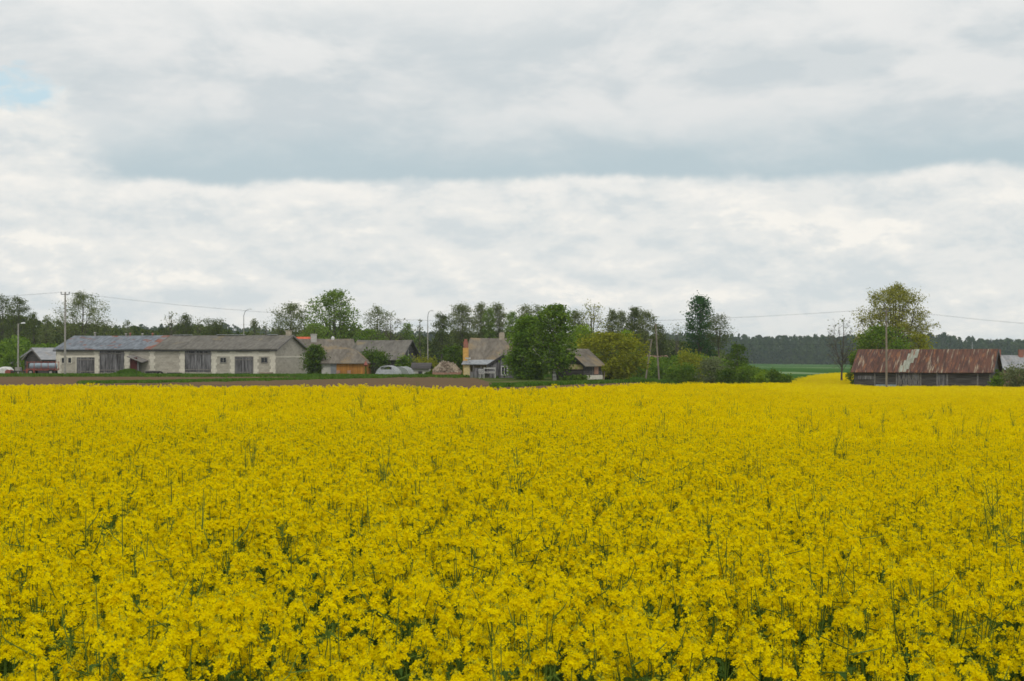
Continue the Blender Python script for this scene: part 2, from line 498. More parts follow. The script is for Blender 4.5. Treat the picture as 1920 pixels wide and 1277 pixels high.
# ------------------------------------------------------------------ ground sheets
def grid_sheet(name, us, ds_fn, nd, mat, dz, kind='structure', label=None):
    """polar strip: for every tangent u, distances run between ds_fn(u)"""
    V = []; n = len(us)
    for u in us:
        a, b = ds_fn(u)
        for k in range(nd + 1):
            d = a * (b / a) ** (k / nd)
            V.append((u * d, d, tz(u * d, d) + dz))
    Fc = []
    for i in range(n - 1):
        for k in range(nd):
            p = i * (nd + 1) + k
            Fc.append((p, p + nd + 1, p + nd + 2, p + 1))
    mb = MB(); mb.add(V, Fc)
    o = mb.build(name, mat, smooth=True)
    tag(o, label, None, None, kind)
    return o


xs = np.concatenate([np.linspace(-4200, -400, 14), np.linspace(-380, 380, 191), np.linspace(400, 4200, 14)])
ys = np.concatenate([np.linspace(-300, -10, 8), np.linspace(0, 420, 141), np.linspace(440, 1400, 33), np.linspace(1600, 4800, 9)])
X, Y = np.meshgrid(xs, ys)
Z = terrain(X, Y) - 0.02
mb = MB()
nx = len(xs)
mb.add(np.stack([X, Y, Z], -1).reshape(-1, 3),
       [(j * nx + i, j * nx + i + 1, (j + 1) * nx + i + 1, (j + 1) * nx + i) for j in range(len(ys) - 1) for i in range(nx - 1)])
tag(mb.build('ground', M['meadow'], smooth=True), kind='structure')


def interp(px, tbl):
    return float(np.interp(px, [a for a, b in tbl], [b for a, b in tbl]))


EDGE = [(-400, 56), (0, 55), (500, 53), (900, 50), (1000, 49), (1100, 54), (1260, 76), (1380, 112), (1440, 145), (1485, 172), (1510, 205), (1535, 245),
        (1565, 283), (1596, 285), (1602, 158), (1700, 157), (2400, 156)]
us = np.linspace(-0.55, 0.55, 221)
soil = grid_sheet('ploughed_field', np.linspace(-.55, .084, 131), lambda u: (interp(960 + F * u, EDGE) - 3, interp(960 + F * u, [(-600, 167), (860, 164), (900, 150), (935, 109), (1040, 117), (1130, 134), (1200, 156)])), 24, M['soil'], 0.03)
grid_sheet('wheat_field', np.linspace(0.12, .40, 57), lambda u: (interp(960 + F * u, [(1300, 240), (1600, 292), (2100, 300)]), 1070), 40, M['wheat'], 0.03)
grid_sheet('crop_soil', us, lambda u: (1.0, max(interp(960 + F * u, EDGE), 5) + 0.5), 60, M['soil_under'], 0.05)

# ------------------------------------------------------------------ grass tufts (stuff)
rng = np.random.default_rng(11)


def blades(mb, P, h, wd, rng, k=5):
    N = len(P) * k
    B = np.repeat(P, k, 0) + rng.normal(0, .12, (N, 3)) * [1, 1, 0]
    a = rng.uniform(0, 6.28, N)
    hh = h * rng.uniform(.5, 1.3, N)
    s = np.stack([np.cos(a), np.sin(a), np.zeros(N)], 1) * (wd * rng.uniform(.6, 1.3, N))[:, None]
    ln = rng.normal(0, .25, (N, 2)) * hh[:, None]
    top = B + np.stack([ln[:, 0], ln[:, 1], hh], 1)
    mb.quads(np.stack([B - s, B + s, top + s * .35, top - s * .35], 1))


def strip_points(tbl, half, n, px0, px1, rng):
    px = rng.uniform(px0, px1, n)
    dn = np.interp(px, [a for a, b in tbl], [b for a, b in tbl]) + rng.normal(0, half, n) * (1 + .5 * np.sin(px * .13) * np.sin(px * .041))
    x = (px - 960) / F * dn
    return np.stack([x, dn, terrain(x, dn)], 1)


mb = MB()
VERGE = [(-100, 172), (100, 173), (300, 172), (520, 170), (760, 166), (960, 164), (1130, 163), (1250, 178), (1400, 180), (1500, 185), (1600, 175), (2000, 168)]
blades(mb, strip_points(VERGE, 2.6, 12000, -80, 1600, rng), .24, .09, rng)
STR2 = [(150, 126), (300, 130), (450, 139), (600, 149), (740, 160)]
blades(mb, strip_points(STR2, 1.3, 2600, 150, 740, rng), .2, .08, rng)
STR3 = [(925, 110), (1040, 119), (1130, 137), (1200, 160), (1330, 176)]
blades(mb, strip_points(STR3, 1.1, 2600, 925, 1330, rng), .25, .09, rng)
tag(mb.build('verge_grass', M['grass']), 'strips of green grass along the ploughed soil in front of the farm', 'grass', kind='stuff')
mb = MB()
blades(mb, strip_points([(1500, 292), (1700, 170)], 3, 500, 1590, 1900, rng), .5, .12, rng)
c0 = ground_at(241, 176)
hm = MB()
# grassy mound
for k in range(1):
    ring = []
    fs = []
    for j in range(6):
        r = 1.7 * (1 - j / 5)
        for i in range(14):
            a = 6.283 * i / 14
            ring.append((c0.x + r * 1.3 * math.cos(a), c0.y + r * .7 * math.sin(a), c0.z - .03 + .6 * math.sin(j / 5 * 1.57) ** 1.5 + .04 * math.sin(i * 3.1 + j)))
    for j in range(5):
        for i in range(14):
            fs.append((j * 14 + i, j * 14 + (i + 1) % 14, (j + 1) * 14 + (i + 1) % 14, (j + 1) * 14 + i))
    hm.add(ring, fs)
tag(hm.build('mound', M['meadow'], smooth=True), kind='structure')
pp = rng.normal(0, 1, (500, 2)) * [.9, .5]
blades(mb, np.stack([c0.x + pp[:, 0], c0.y + pp[:, 1], c0.z + .6 * np.exp(-(pp[:, 0] / 1.3) ** 2 - (pp[:, 1] / 1) ** 2) - .05], 1), .25, .07, rng)
tag(mb.build('rough_grass', M['grass']), 'rough grass tufts on the mound before the barn doors and by the rusty shed', 'grass', kind='stuff')


# ------------------------------------------------------------------ rapeseed
def petals(C, N, size, rng, npet=4, wf=.8):
    """C (n,3) centres, N (n,3) normals -> kite shaped petals"""
    n = len(C)
    N = N / np.linalg.norm(N, axis=1, keepdims=True)
    ref = np.where(np.abs(N[:, 2:3]) < .9, [[0, 0, 1.0]], [[1.0, 0, 0]])
    A = np.cross(N, ref); A /= np.linalg.norm(A, axis=1, keepdims=True)
    B = np.cross(N, A)
    ph = rng.uniform(0, 6.28, n)
    out = []
    for k in range(npet):
        th = ph + k * 2 * math.pi / npet
        dr = A * np.cos(th)[:, None] + B * np.sin(th)[:, None]
        sd_ = np.cross(N, dr)
        s = size * rng.uniform(.8, 1.15, n)[:, None]
        cup = N * rng.uniform(.05, .45, n)[:, None]
        tip = C + (dr + cup) * s
        m_ = C + (dr + cup * .6) * s * .62
        out.append(np.stack([C, m_ + sd_ * s * wf * .5, tip, m_ - sd_ * s * wf * .5], 1))
    return np.concatenate(out)


def raceme(mb, tip, axis, rng, lod):
    tip = np.array(tip); axis = np.array(axis) / np.linalg.norm(axis)
    if lod == 0:
        n = rng.integers(20, 32)
        t = rng.uniform(0, 1, n) ** .8
        az_ = np.arange(n) * 2.4 + rng.uniform(0, 6)
        if rng.random() < .16: return
        big = rng.uniform(.55, 1.12)
        L = .07 * rng.uniform(.8, 1.3) * big
        rad = (.014 + .017 * np.sqrt(t)) * big * rng.uniform(.7, 1.25, n)
        out = np.stack([np.cos(az_), np.sin(az_), np.zeros(n)], 1)
        C = tip - axis * (t * L)[:, None] + out * rad[:, None] + np.array([0, 0, 1]) * .006
        N = out * .8 + axis * rng.uniform(.2, 1.1, n)[:, None]
        mb.quads(petals(C, N, .0128, rng), 0)
        nb = 10
        Cb = tip + rng.normal(0, .006, (nb, 3)) + axis * .008
        mb.quads(petals(Cb, rng.normal(0, 1, (nb, 3)) + axis * 2, .007, rng, 2, .9), 1)
        # pedicels
        sel = rng.choice(n, 12, replace=False)
        for i in sel:
            b = tip - axis * (t[i] * L + .012)
            d_ = C[i] - b
            s_ = np.cross(d_, axis); s_ = s_ / (np.linalg.norm(s_) + 1e-9) * .0011
            mb.quads([np.stack([b - s_, b + s_, C[i] + s_ * .7, C[i] - s_ * .7])], 2)
    else:
        n = 11 if lod == 1 else 6
        sz = .024 if lod == 1 else .042
        out = rng.normal(0, 1, (n, 3)); out /= np.linalg.norm(out, axis=1, keepdims=True)
        C = tip + out * [.026, .026, .03] - axis * .03
        N = out * .6 + rng.normal(0, .7, (n, 3)) + [0, -.2, .5]
        mb.quads(petals(C, N, sz, rng, 1 if lod == 2 else 2, 1.0), 0)


def strip_leaf(mb, base, out, L, wd, rng, mi):
    """drooping leaf of three quads"""
    out = np.array(out, float); out /= np.linalg.norm(out)
    sd_ = np.cross(out, [0, 0, 1.0]); sd_ /= np.linalg.norm(sd_) + 1e-9
    P = []
    rise = rng.uniform(.1, .6)
    for k, (t, ww) in enumerate([(0, .25), (.35, 1), (.7, .8), (1, .1)]):
        p = np.array(base) + out * L * t * .9 + np.array([0, 0, 1]) * L * (rise * t - .75 * t * t)
        P.append((p - sd_ * wd * ww, p + sd_ * wd * ww))
    mb.quads([np.stack([P[i][0], P[i][1], P[i + 1][1], P[i + 1][0]]) for i in range(3)], mi)


def rape_plant(mb, rng, H=1.25, lod=0, ox=0, oy=0, bolted=False):
    base = np.array([ox, oy, 0.0])
    lean = rng.normal(0, .05, 2)
    top = base + np.array([lean[0], lean[1], H])
    k = 3
    rs = rng.uniform(.85, 1.2)
    f = lambda t: base + (top - base) * t + np.array([lean[1], -lean[0], 0]) * math.sin(t * 3) * .3
    if lod == 0:
        mb.tube([f(t) for t in (0, .35, .7, 1 - .03)], [.006, .005, .0035, .0018], k, 2, False)
    elif lod == 1:
        mb.tube([f(t) for t in (.45, .97)], [.005, .003], 3, 2, False)
    if not bolted:
        raceme(mb, top, (lean[0], lean[1], 1), rng, lod)
    nb = int(rng.integers(4, 9)) if lod == 0 else int(rng.integers(5, 9))
    for b in range(nb):
        t0 = rng.uniform(.5, .88)
        a = b * 2.4 + rng.uniform(-.4, .4)
        s = f(t0)
        R_ = rng.uniform(.06, .24) * (1.2 - t0 * .5) * (.55 if bolted else 1)
        e_h = H * rng.uniform(.80, 1.0)
        if bolted: e_h = H * rng.uniform(.75, 1.02)
        e = np.array([s[0] + R_ * math.cos(a), s[1] + R_ * math.sin(a), max(e_h, s[2] + .06)])
        m_ = s * .5 + e * .5 + np.array([math.cos(a), math.sin(a), -.3]) * R_ * .22
        if lod == 0: mb.tube([s, m_, e - [0, 0, .02]], [.0032, .0026, .0015], 3, 2, False)
        elif lod == 1: mb.tube([s, e], [.0035, .002], 3, 2, False)
        if not bolted:
            raceme(mb, e, e - m_ + np.array([0, 0, .1]), rng, lod)
            if lod == 0 and rng.random() < .25:        # a lower side shoot
                raceme(mb, e - [rng.normal(0, .03), rng.normal(0, .03), rng.uniform(.06, .12)], (0, 0, 1), rng, 0)
        else:
            for q in range(12):
                t = q / 12
                p = m_ * (1 - t) + e * t
                a2 = q * 2.4
                d_ = np.array([math.cos(a2), math.sin(a2), 1.1]) * .028
                s_ = np.cross(d_, [0, 1, 0.3]); s_ = s_ / np.linalg.norm(s_) * .0014
                mb.quads([np.stack([p - s_, p + s_, p + d_ + s_ * .5, p + d_ - s_ * .5])], 2)
    nl = {0: 19, 1: 5, 2: 1}[lod]
    for q in range(nl):
        t0 = rng.uniform(.15, .8)
        a = rng.uniform(0, 6.28)
        big = 1.5 - t0
        strip_leaf(mb, f(t0), (math.cos(a), math.sin(a), .2), rng.uniform(.10, .17) * big, rng.uniform(.014, .024) * big, rng, 3)


RM = [M['petal'], M['bud'], M['stem'], M['rleaf']]
kit = bpy.data.collections.new('crop_kit')       # not linked to the scene: sources for the geometry nodes
NV = {}


def kit_add(name, mb, smooth=False):
    o = bpy.data.objects.new(name, mb.mesh(name, RM, smooth))
    kit.objects.link(o)


rg = np.random.default_rng(5)
for i in range(12):
    mb = MB(); rape_plant(mb, rg, 1.25 * rg.uniform(.92, 1.05), 0); kit_add('a%02d_plant' % i, mb)
for i in range(5):
    mb = MB(); rape_plant(mb, rg, 1.25 * rg.uniform(1.08, 1.27), 0, bolted=True); kit_add('b%02d_stalk' % i, mb)
for i in range(6):
    mb = MB()
    for q in range(32):
        rape_plant(mb, rg, 1.25 * rg.uniform(.86, 1.06), 1, rg.uniform(-.55, .55), rg.uniform(-.55, .55))
    kit_add('c%02d_patch' % i, mb)
for i in range(5):
    mb = MB()
    for q in range(80):
        rape_plant(mb, rg, 1.25 * rg.uniform(.88, 1.05), 2, rg.uniform(-1.25, 1.25), rg.uniform(-1.25, 1.25))
    kit_add('d%02d_swath' % i, mb)


def lump(x, y):
    return (np.sin(x * 1.9 + 1.3 * np.sin(y * .9)) * np.sin(y * 1.6 + 1.7 * np.sin(x * .7)) * .5 +
            np.sin(x * 4.3 + y * 1.1) * np.sin(y * 3.9 - x * .8) * .5)


def wedge(d0, d1, spacing, umax, rng, jit=.5):
    P = []
    ny = int((d1 - d0) / spacing)
    for j in range(ny):
        y = d0 + j * spacing
        hw = y * umax + 1.0
        n = int(2 * hw / spacing)
        x = -hw + (np.arange(n) + .5) * spacing
        P.append(np.stack([x + rng.uniform(-jit, jit, n) * spacing, np.full(n, y) + rng.uniform(-jit, jit, n) * spacing], 1))
    return np.concatenate(P)


pts = []
A = wedge(2.4, 24, .185, .42, rg, .5)
lm = lump(A[:, 0] * 1.3, A[:, 1] * 1.3)
lm = lm + .35 * np.sin(A[:, 0] * 7.1 + 2 * np.sin(A[:, 1] * 3.3)) * np.sin(A[:, 1] * 6.3 + A[:, 0])
keep = (lm > -.26 + .27 * np.clip((13 - A[:, 1]) / 8, 0, 1)) | (rg.random(len(A)) < np.clip(-.30 + .095 * A[:, 1], .08, 1))
A = A[keep]
pts.append((A, rg.integers(0, 12, len(A)), rg.uniform(.93, 1.07, len(A)) * (1 + .06 * lump(A[:, 0] * 1.3, A[:, 1] * 1.3)) * np.where(rg.random(len(A)) < .3, .9, 1), .10))
S = wedge(4, 46, 1.25, .42, rg, .9)
S = S[lump(S[:, 0] * .35, S[:, 1] * .35) > -.1]
pts.append((S, 12 + rg.integers(0, 5, len(S)), rg.uniform(.86, 1.06, len(S)), .09))
B = wedge(24, 90, .92, .42, rg, .25)
pts.append((B, 17 + rg.integers(0, 6, len(B)), rg.uniform(.92, 1.0, len(B)) * (1 + .04 * lump(B[:, 0] * .3, B[:, 1] * .3)), .02))
C_ = wedge(88, 288, 2.1, .42, rg, .25)
pts.append((C_, 23 + rg.integers(0, 5, len(C_)), rg.uniform(.92, 1.0, len(C_)), .01))
PX, IDX, SCL, TL = [], [], [], []
for P_, I_, S_, tl in pts:
    pxs = 960 + F * P_[:, 0] / np.maximum(P_[:, 1], .1)
    ed = np.interp(pxs, [a for a, b in EDGE], [b for a, b in EDGE]) + rg.normal(0, .4, len(P_))
    k_ = P_[:, 1] < ed
    PX.append(P_[k_]); IDX.append(I_[k_]); SCL.append(S_[k_]); TL.append(np.full(k_.sum(), tl))
PX = np.concatenate(PX); IDX = np.concatenate(IDX); SCL = np.concatenate(SCL); TL = np.concatenate(TL)
co = np.stack([PX[:, 0], PX[:, 1], terrain(PX[:, 0], PX[:, 1])], 1)
me = bpy.data.meshes.new('rapeseed_crop')
me.vertices.add(len(co)); me.vertices.foreach_set('co', co.ravel())
at_i = me.attributes.new('kit_index', 'INT', 'POINT'); at_i.data.foreach_set('value', IDX.astype(np.int32))
at_s = me.attributes.new('kit_scale', 'FLOAT', 'POINT'); at_s.data.foreach_set('value', SCL.astype(np.float32))
rot = np.stack([rg.normal(0, 1, len(co)) * TL, rg.normal(0, 1, len(co)) * TL, rg.uniform(0, 6.28, len(co))], 1)
at_r = me.attributes.new('kit_rot', 'FLOAT_VECTOR', 'POINT'); at_r.data.foreach_set('vector', rot.astype(np.float32).ravel())
for m_ in RM: me.materials.append(m_)
crop = bpy.data.objects.new('rapeseed_crop', me)
col.objects.link(crop)
tag(crop, 'yellow rapeseed in full bloom filling the whole foreground field', 'rapeseed', kind='stuff')
ng = bpy.data.node_groups.new('crop_scatter', 'GeometryNodeTree')
ng.interface.new_socket('Geometry', in_out='INPUT', socket_type='NodeSocketGeometry')
ng.interface.new_socket('Geometry', in_out='OUTPUT', socket_type='NodeSocketGeometry')
gi = ng.nodes.new('NodeGroupInput'); go = ng.nodes.new('NodeGroupOutput')
ci = ng.nodes.new('GeometryNodeCollectionInfo')
ci.inputs['Collection'].default_value = kit
ci.inputs['Separate Children'].default_value = True
ci.inputs['Reset Children'].default_value = True
iop = ng.nodes.new('GeometryNodeInstanceOnPoints')
iop.inputs['Pick Instance'].default_value = True


def attr(nm, typ):
    a = ng.nodes.new('GeometryNodeInputNamedAttribute'); a.data_type = typ
    a.inputs['Name'].default_value = nm
    return a.outputs['Attribute']


ng.links.new(gi.outputs[0], iop.inputs['Points'])
ng.links.new(ci.outputs[0], iop.inputs['Instance'])
ng.links.new(attr('kit_index', 'INT'), iop.inputs['Instance Index'])
e2r = ng.nodes.new('FunctionNodeEulerToRotation')
ng.links.new(attr('kit_rot', 'FLOAT_VECTOR'), e2r.inputs[0])
ng.links.new(e2r.outputs[0], iop.inputs['Rotation'])
ng.links.new(attr('kit_scale', 'FLOAT'), iop.inputs['Scale'])
ng.links.new(iop.outputs[0], go.inputs[0])
mod = crop.modifiers.new('scatter', 'NODES'); mod.node_group = ng


# ------------------------------------------------------------------ woods (stuff)
def crown_blob(C, rx, h, n, leaf, rng, cone=False):
    t = rng.uniform(0, 1, n)
    a = rng.uniform(0, 6.28, n)
    r = (1 - t) ** .8 * rx if cone else np.sqrt(np.clip(1 - (2 * t - .9) ** 2 / 1.25, 0, 1)) * rx
    r = r * rng.uniform(.55, 1.05, n)
    P = np.stack([C[0] + r * np.cos(a), C[1] + r * np.sin(a), C[2] + t * h], 1)
    return leafq(P, leaf, rng)


def leafq(P, size, rng, droop=0):
    n = len(P)
    A = rng.normal(0, 1, (n, 3)); A /= np.linalg.norm(A, axis=1, keepdims=True)
    B = rng.normal(0, 1, (n, 3)); B = np.cross(A, B); B /= np.linalg.norm(B, axis=1, keepdims=True)
    s = (size * rng.uniform(.55, 1.3, n))[:, None]
    return np.stack([P - A * s, P + B * s * .6, P + A * s, P - B * s * .6], 1)


def wood(name, label, d0, d1, prof, spacing, leaf, nleaf, rx, conef, mat, rng, low=0.0, cat='wood'):
    mb = MB()
    px0, px1 = prof[0][0], prof[-1][0]
    rows = max(2, int((d1 - d0) / spacing / 1.3))
    for r_ in range(rows):
        d = d0 + (d1 - d0) * r_ / max(1, rows - 1)
        x = U(px0) * d
        while x < U(px1) * d:
            dd = d + rng.uniform(-.5, .5) * spacing
            px = 960 + F * x / dd
            topz = CZ + (HOR - interp(px, prof)) / F * dd
            g = tz(x, dd)
            H_ = (topz - g) * rng.uniform(.80, 1.04)
            if H_ > .8:
                cn = rng.random() < conef
                mb.quads(crown_blob((x, dd, g + low), rx * rng.uniform(.8, 1.3) * (.75 if cn else 1), H_ - low, int(nleaf * rng.uniform(.8, 1.2)), leaf, rng, cn))
            x += spacing * rng.uniform(.6, 1.2)
    return tag(mb.build(name, mat), label, cat, kind='stuff')


r3 = np.random.default_rng(21)
wood('far_forest', 'distant bluish pine forest along the whole horizon behind the farm', 1080, 1160,
     [(-350, 622), (0, 616), (420, 608), (560, 620), (700, 620), (800, 622), (900, 624), (1100, 628), (1250, 626), (1400, 628), (1440, 632), (1500, 629), (1600, 629),
      (1700, 632), (1760, 624), (1800, 632), (1850, 634), (1900, 637), (2300, 630)], 6.5, 1.25, 190, 3.6, .35, M['forest'], r3)
wood('near_wood', 'dark green wood behind the long stone barn on the left', 300, 335,
     [(-300, 585), (0, 590), (60, 600), (120, 606), (220, 612), (300, 618), (340, 610), (410, 612), (440, 624), (560, 622), (580, 612), (680, 616), (720, 625), (790, 632)],
     3.2, .42, 330, 2.4, .2, M['wood_far'], r3)
wood('middle_wood', 'dull green thicket behind the yellow house and the row of alders', 275, 300,
     [(800, 640), (830, 625), (900, 622), (1000, 624), (1100, 625), (1200, 628), (1230, 640), (1290, 640), (1325, 645), (1352, 662), (1375, 692)],
     3.0, .40, 260, 2.2, .1, M['wood_far'], r3)
wood('left_undergrowth', 'bright green undergrowth beside the small grey shed at the left', 215, 235,
     [(-200, 640), (0, 640), (30, 628), (60, 648), (105, 646), (125, 650)], 2.6, .30, 260, 1.7, .0, M['shrub'], r3, cat='undergrowth')
wood('right_undergrowth', 'mixed green undergrowth between the leaning poles and the wheat field', 190, 215,
     [(1185, 668), (1240, 672), (1290, 662), (1340, 670), (1390, 682), (1420, 692), (1450, 698), (1470, 704)], 2.2, .26, 300, 1.4, .05, M['shrub'], r3, cat='undergrowth')


# ------------------------------------------------------------------ trees
ENV = {
    'round': lambda t: math.sqrt(max(0.05, 1 - (2 * t - .95) ** 2)),
    'egg': lambda t: math.sqrt(max(0.04, 1 - (1.9 * t - .75) ** 2 / 1.35)),
    'column': lambda t: min(1, .55 + t * 1.2) * (1 if t < .7 else max(.15, 1 - ((t - .7) / .33) ** 2)),
    'cone': lambda t: max(.08, 1.05 - t),
    'umbrella': lambda t: .45 + .55 * math.sin(min(1, t * 1.15) * math.pi * .75),
}


def grow(H, R, cb, env, nl, rise, nleaf, leaf, clump, seed, trunk_r=None, fill=0.0, lean=(0, 0), leaders=1, droop=0.0, twigs=0):
    rng = np.random.default_rng(seed)
    tb = MB(); lb = MB()
    tr = trunk_r or H * .016
    wob = rng.normal(0, .012 * H, (9, 2)); wob[0] = 0
    wob = np.cumsum(wob, 0) * .4
    top = .93 * H
    def tp(t):
        i = min(7, int(t * 8)); f_ = t * 8 - i
        q = wob[i] * (1 - f_) + wob[i + 1] * f_
        return np.array([q[0] + lean[0] * t * H, q[1] + lean[1] * t * H, t * top])
    tb.tube([tp(k / 8) - (np.array([0, 0, .15]) if k == 0 else 0) for k in range(9)], [tr * (1 - .88 * k / 8) * (1.35 if k == 0 else 1) for k in range(9)], 7, 0)
    att = []; wts = []
    segs = []
    clump = min(clump, R * .26)
    if leaders > 1:
        for q in range(leaders):
            a = q * 2 * math.pi / leaders + rng.uniform(-.4, .4)
            th = 1.0 if q == 0 else rng.uniform(.55, .95)
            rr_ = R * ENV[env](th) * (.3 if q == 0 else rng.uniform(.4, .75))
            s = tp(max(.05, rng.uniform(cb * .5, cb + .12)))
            e = np.array([s[0] + rr_ * math.cos(a), s[1] + rr_ * math.sin(a), H * (cb + (1 - cb) * th)])
            m_ = s * .55 + e * .45 + np.array([math.cos(a), math.sin(a), 0]) * rr_ * .25
            P = [s, s * .3 + m_ * .6 + e * .1, s * .08 + m_ * .5 + e * .42, e]
            tb.tube(P, [tr * .55, tr * .4, tr * .22, tr * .05], 5, 0)
            segs.append((P, a))
    for b in range(nl):
        th = (b + rng.uniform(0, 1)) / nl
        a = b * 2.4 + rng.uniform(-.5, .5)
        rr_ = R * ENV[env](th) * rng.uniform(.6, 1.0)
        zt_ = H * (cb + (1 - cb) * th) * .99
        zs = max(H * cb * .6, zt_ - rr_ * math.tan(min(1.25, rise * rng.uniform(.75, 1.15))))
        s = tp(min(.98, zs / top))
        if segs:
            P, a0 = min(segs, key=lambda q_: abs(math.remainder(q_[1] - a, 2 * math.pi)) + rng.uniform(0, .5))
            for p_, q_ in zip(P[:-1], P[1:]):
                if p_[2] <= zs <= q_[2]:
                    f_ = (zs - p_[2]) / max(1e-6, q_[2] - p_[2]); s = p_ * (1 - f_) + q_ * f_
        p2 = np.array([tp(min(1, zt_ / top))[0] + rr_ * math.cos(a), tp(min(1, zt_ / top))[1] + rr_ * math.sin(a), zt_ - droop * rr_ * .3])
        p1 = s * .5 + p2 * .5 + rng.normal(0, .04, 3) * rr_ + np.array([0, 0, 1]) * (-.06 * rr_ if rise > .8 else .05 * rr_)
        v_ = p2 - s; Lb3 = np.linalg.norm(v_) + 1e-6; dx = v_ / Lb3
        r0 = tr * (1 - .8 * min(1, zs / H)) * .36
        tb.tube([s, p1, p2], [r0, r0 * .6, r0 * .2], 4, 0, False)
        for q in range(4 + twigs):
            f_ = rng.uniform(.25, 1)
            bs = s * (1 - f_) ** 2 + 2 * p1 * f_ * (1 - f_) + p2 * f_ ** 2
            dd = dx * .8 + rng.normal(0, .5, 3); dd /= np.linalg.norm(dd)
            be = bs + dd * min(Lb3, R) * rng.uniform(.18, .36)
            tb.tube([bs, be], [r0 * .4, r0 * .14], 3, 0, False)
            for k in (.4, .75, 1.0):
                att.append(bs * (1 - k) + be * k); wts.append(k)
            if twigs:
                for z_ in range(2 + twigs):
                    d3 = dd + rng.normal(0, .6, 3); d3 /= np.linalg.norm(d3)
                    bb = bs * .4 + be * .6
                    be3 = bb + d3 * min(Lb3, R) * .2
                    tb.tube([bb, be3], [r0 * .2, r0 * .08], 3, 0, False)
                    att.append(be3); wts.append(.6)
        att.append(p2); wts.append(1.0)
    att = np.array(att); wts = np.array(wts); wts /= wts.sum()
    nf = int(nleaf * fill)
    if nleaf - nf > 0:
        # leaves gather in clumps round a random subset of the twigs
        ck = rng.uniform(.45, 1.55, len(att)) * wts; ck /= ck.sum()
        c = att[rng.choice(len(att), nleaf - nf, p=ck)]
        P = c + rng.normal(0, clump, (nleaf - nf, 3)) * [1, 1, .75] - np.array([0, 0, 1]) * droop * clump * 2 * rng.random((nleaf - nf, 1))
        lb.quads(leafq(P, leaf, rng))
    if nf:
        nc = 46
        t = rng.uniform(0, 1, nc)
        rr_ = np.array([ENV[env](x) for x in t]) * R * np.sqrt(rng.uniform(.25, 1, nc)) * .88
        a = rng.uniform(0, 6.28, nc)
        Cc = np.stack([rr_ * np.cos(a), rr_ * np.sin(a), H * (cb + (1 - cb) * t)], 1)
        c = Cc[rng.integers(0, nc, nf)]
        P = c + rng.normal(0, 1, (nf, 3)) * R * .135
        P[:, 2] = np.clip(P[:, 2], .05, H)
        lb.quads(leafq(P, leaf, rng))
    # settle the crown to the wanted height and spread
    allv = np.concatenate(tb.V + lb.V)
    zt = np.percentile(allv[:, 2], 99.7)
    cx = np.median(allv[:, 0]) * min(1, 1)
    rw = (np.percentile(allv[:, 0], 98.3) - np.percentile(allv[:, 0], 1.7)) / 2
    kz = H / zt; kx = float(np.clip(R / rw, .55, 1.8))
    for L_ in (tb.V, lb.V):
        for i in range(len(L_)):
            L_[i] = L_[i] * [kx, kx, kz]
    return tb, lb


SEED = [100]


def tree(name, label, cat, px, d, top, wpx, mat, group=None, cb=.3, env='egg', nl=26, rise=.85, nleaf=2200, leaf=.13, clump=.36,
         bark='bark', fill=0.0, lean=(0, 0), leaders=3, droop=0.0, trunk_r=None, twigs=1, parts=('trunk', 'crown')):
    SEED[0] += 1
    g = ground_at(px, d)
    H = CZ + (HOR - top) / F * d - g.z
    R = wpx / 2 / F * d
    if leaf == .13 and not fill and name != 'bare_tree': nleaf = int(nleaf * 3.6); leaf = .10; fill = .12; clump = .34
    tb, lb = grow(H, R, cb, env, nl, rise, nleaf, leaf, clump, SEED[0], trunk_r, fill, lean, leaders, droop, twigs)
    r = thing(name, g, 0, label, cat, group)
    tb.build(parts[0], M[bark], r, smooth=True)
    if nleaf: lb.build(parts[1], M[mat], r)
    return r


def bush(label, px, d, top, wpx, mat, group=None, nleaf=1500, leaf=.13, name='bush', cat='bush', env='round'):
    SEED[0] += 1
    rng = np.random.default_rng(SEED[0])
    g = ground_at(px, d)
    H = CZ + (HOR - top) / F * d - g.z
    R = wpx / 2 / F * d
    tb = MB(); lb = MB()
    nc = 26
    Cc = []
    for k in range(nc):
        t = rng.uniform(.08, .92)
        rr_ = ENV[env](t) * R * math.sqrt(rng.uniform(.05, 1)) * .85
        a = rng.uniform(0, 6.28)
        Cc.append((rr_ * math.cos(a), rr_ * math.sin(a), t * H * .97))
        if k < 9:
            tb.tube([(rng.normal(0, .08), rng.normal(0, .08), -.1), (Cc[-1][0] * .4, Cc[-1][1] * .4, Cc[-1][2] * .6), Cc[-1]], [.04, .025, .01], 4, 0, False)
    Cc = np.array(Cc)
    c = Cc[rng.integers(0, nc, nleaf)]
    P = c + rng.normal(0, 1, (nleaf, 3)) * [R * .22, R * .22, min(R * .22, H * .11)]
    P[:, 2] = np.maximum(P[:, 2], .03)
    lb.quads(leafq(P, leaf, rng))
    r = thing(name, g, 0, label, cat, group)
    tb.build('stem', M['bark'], r)
    lb.build('foliage', M[mat], r)
    return r


GA = 'trees standing behind the farm'
T = tree
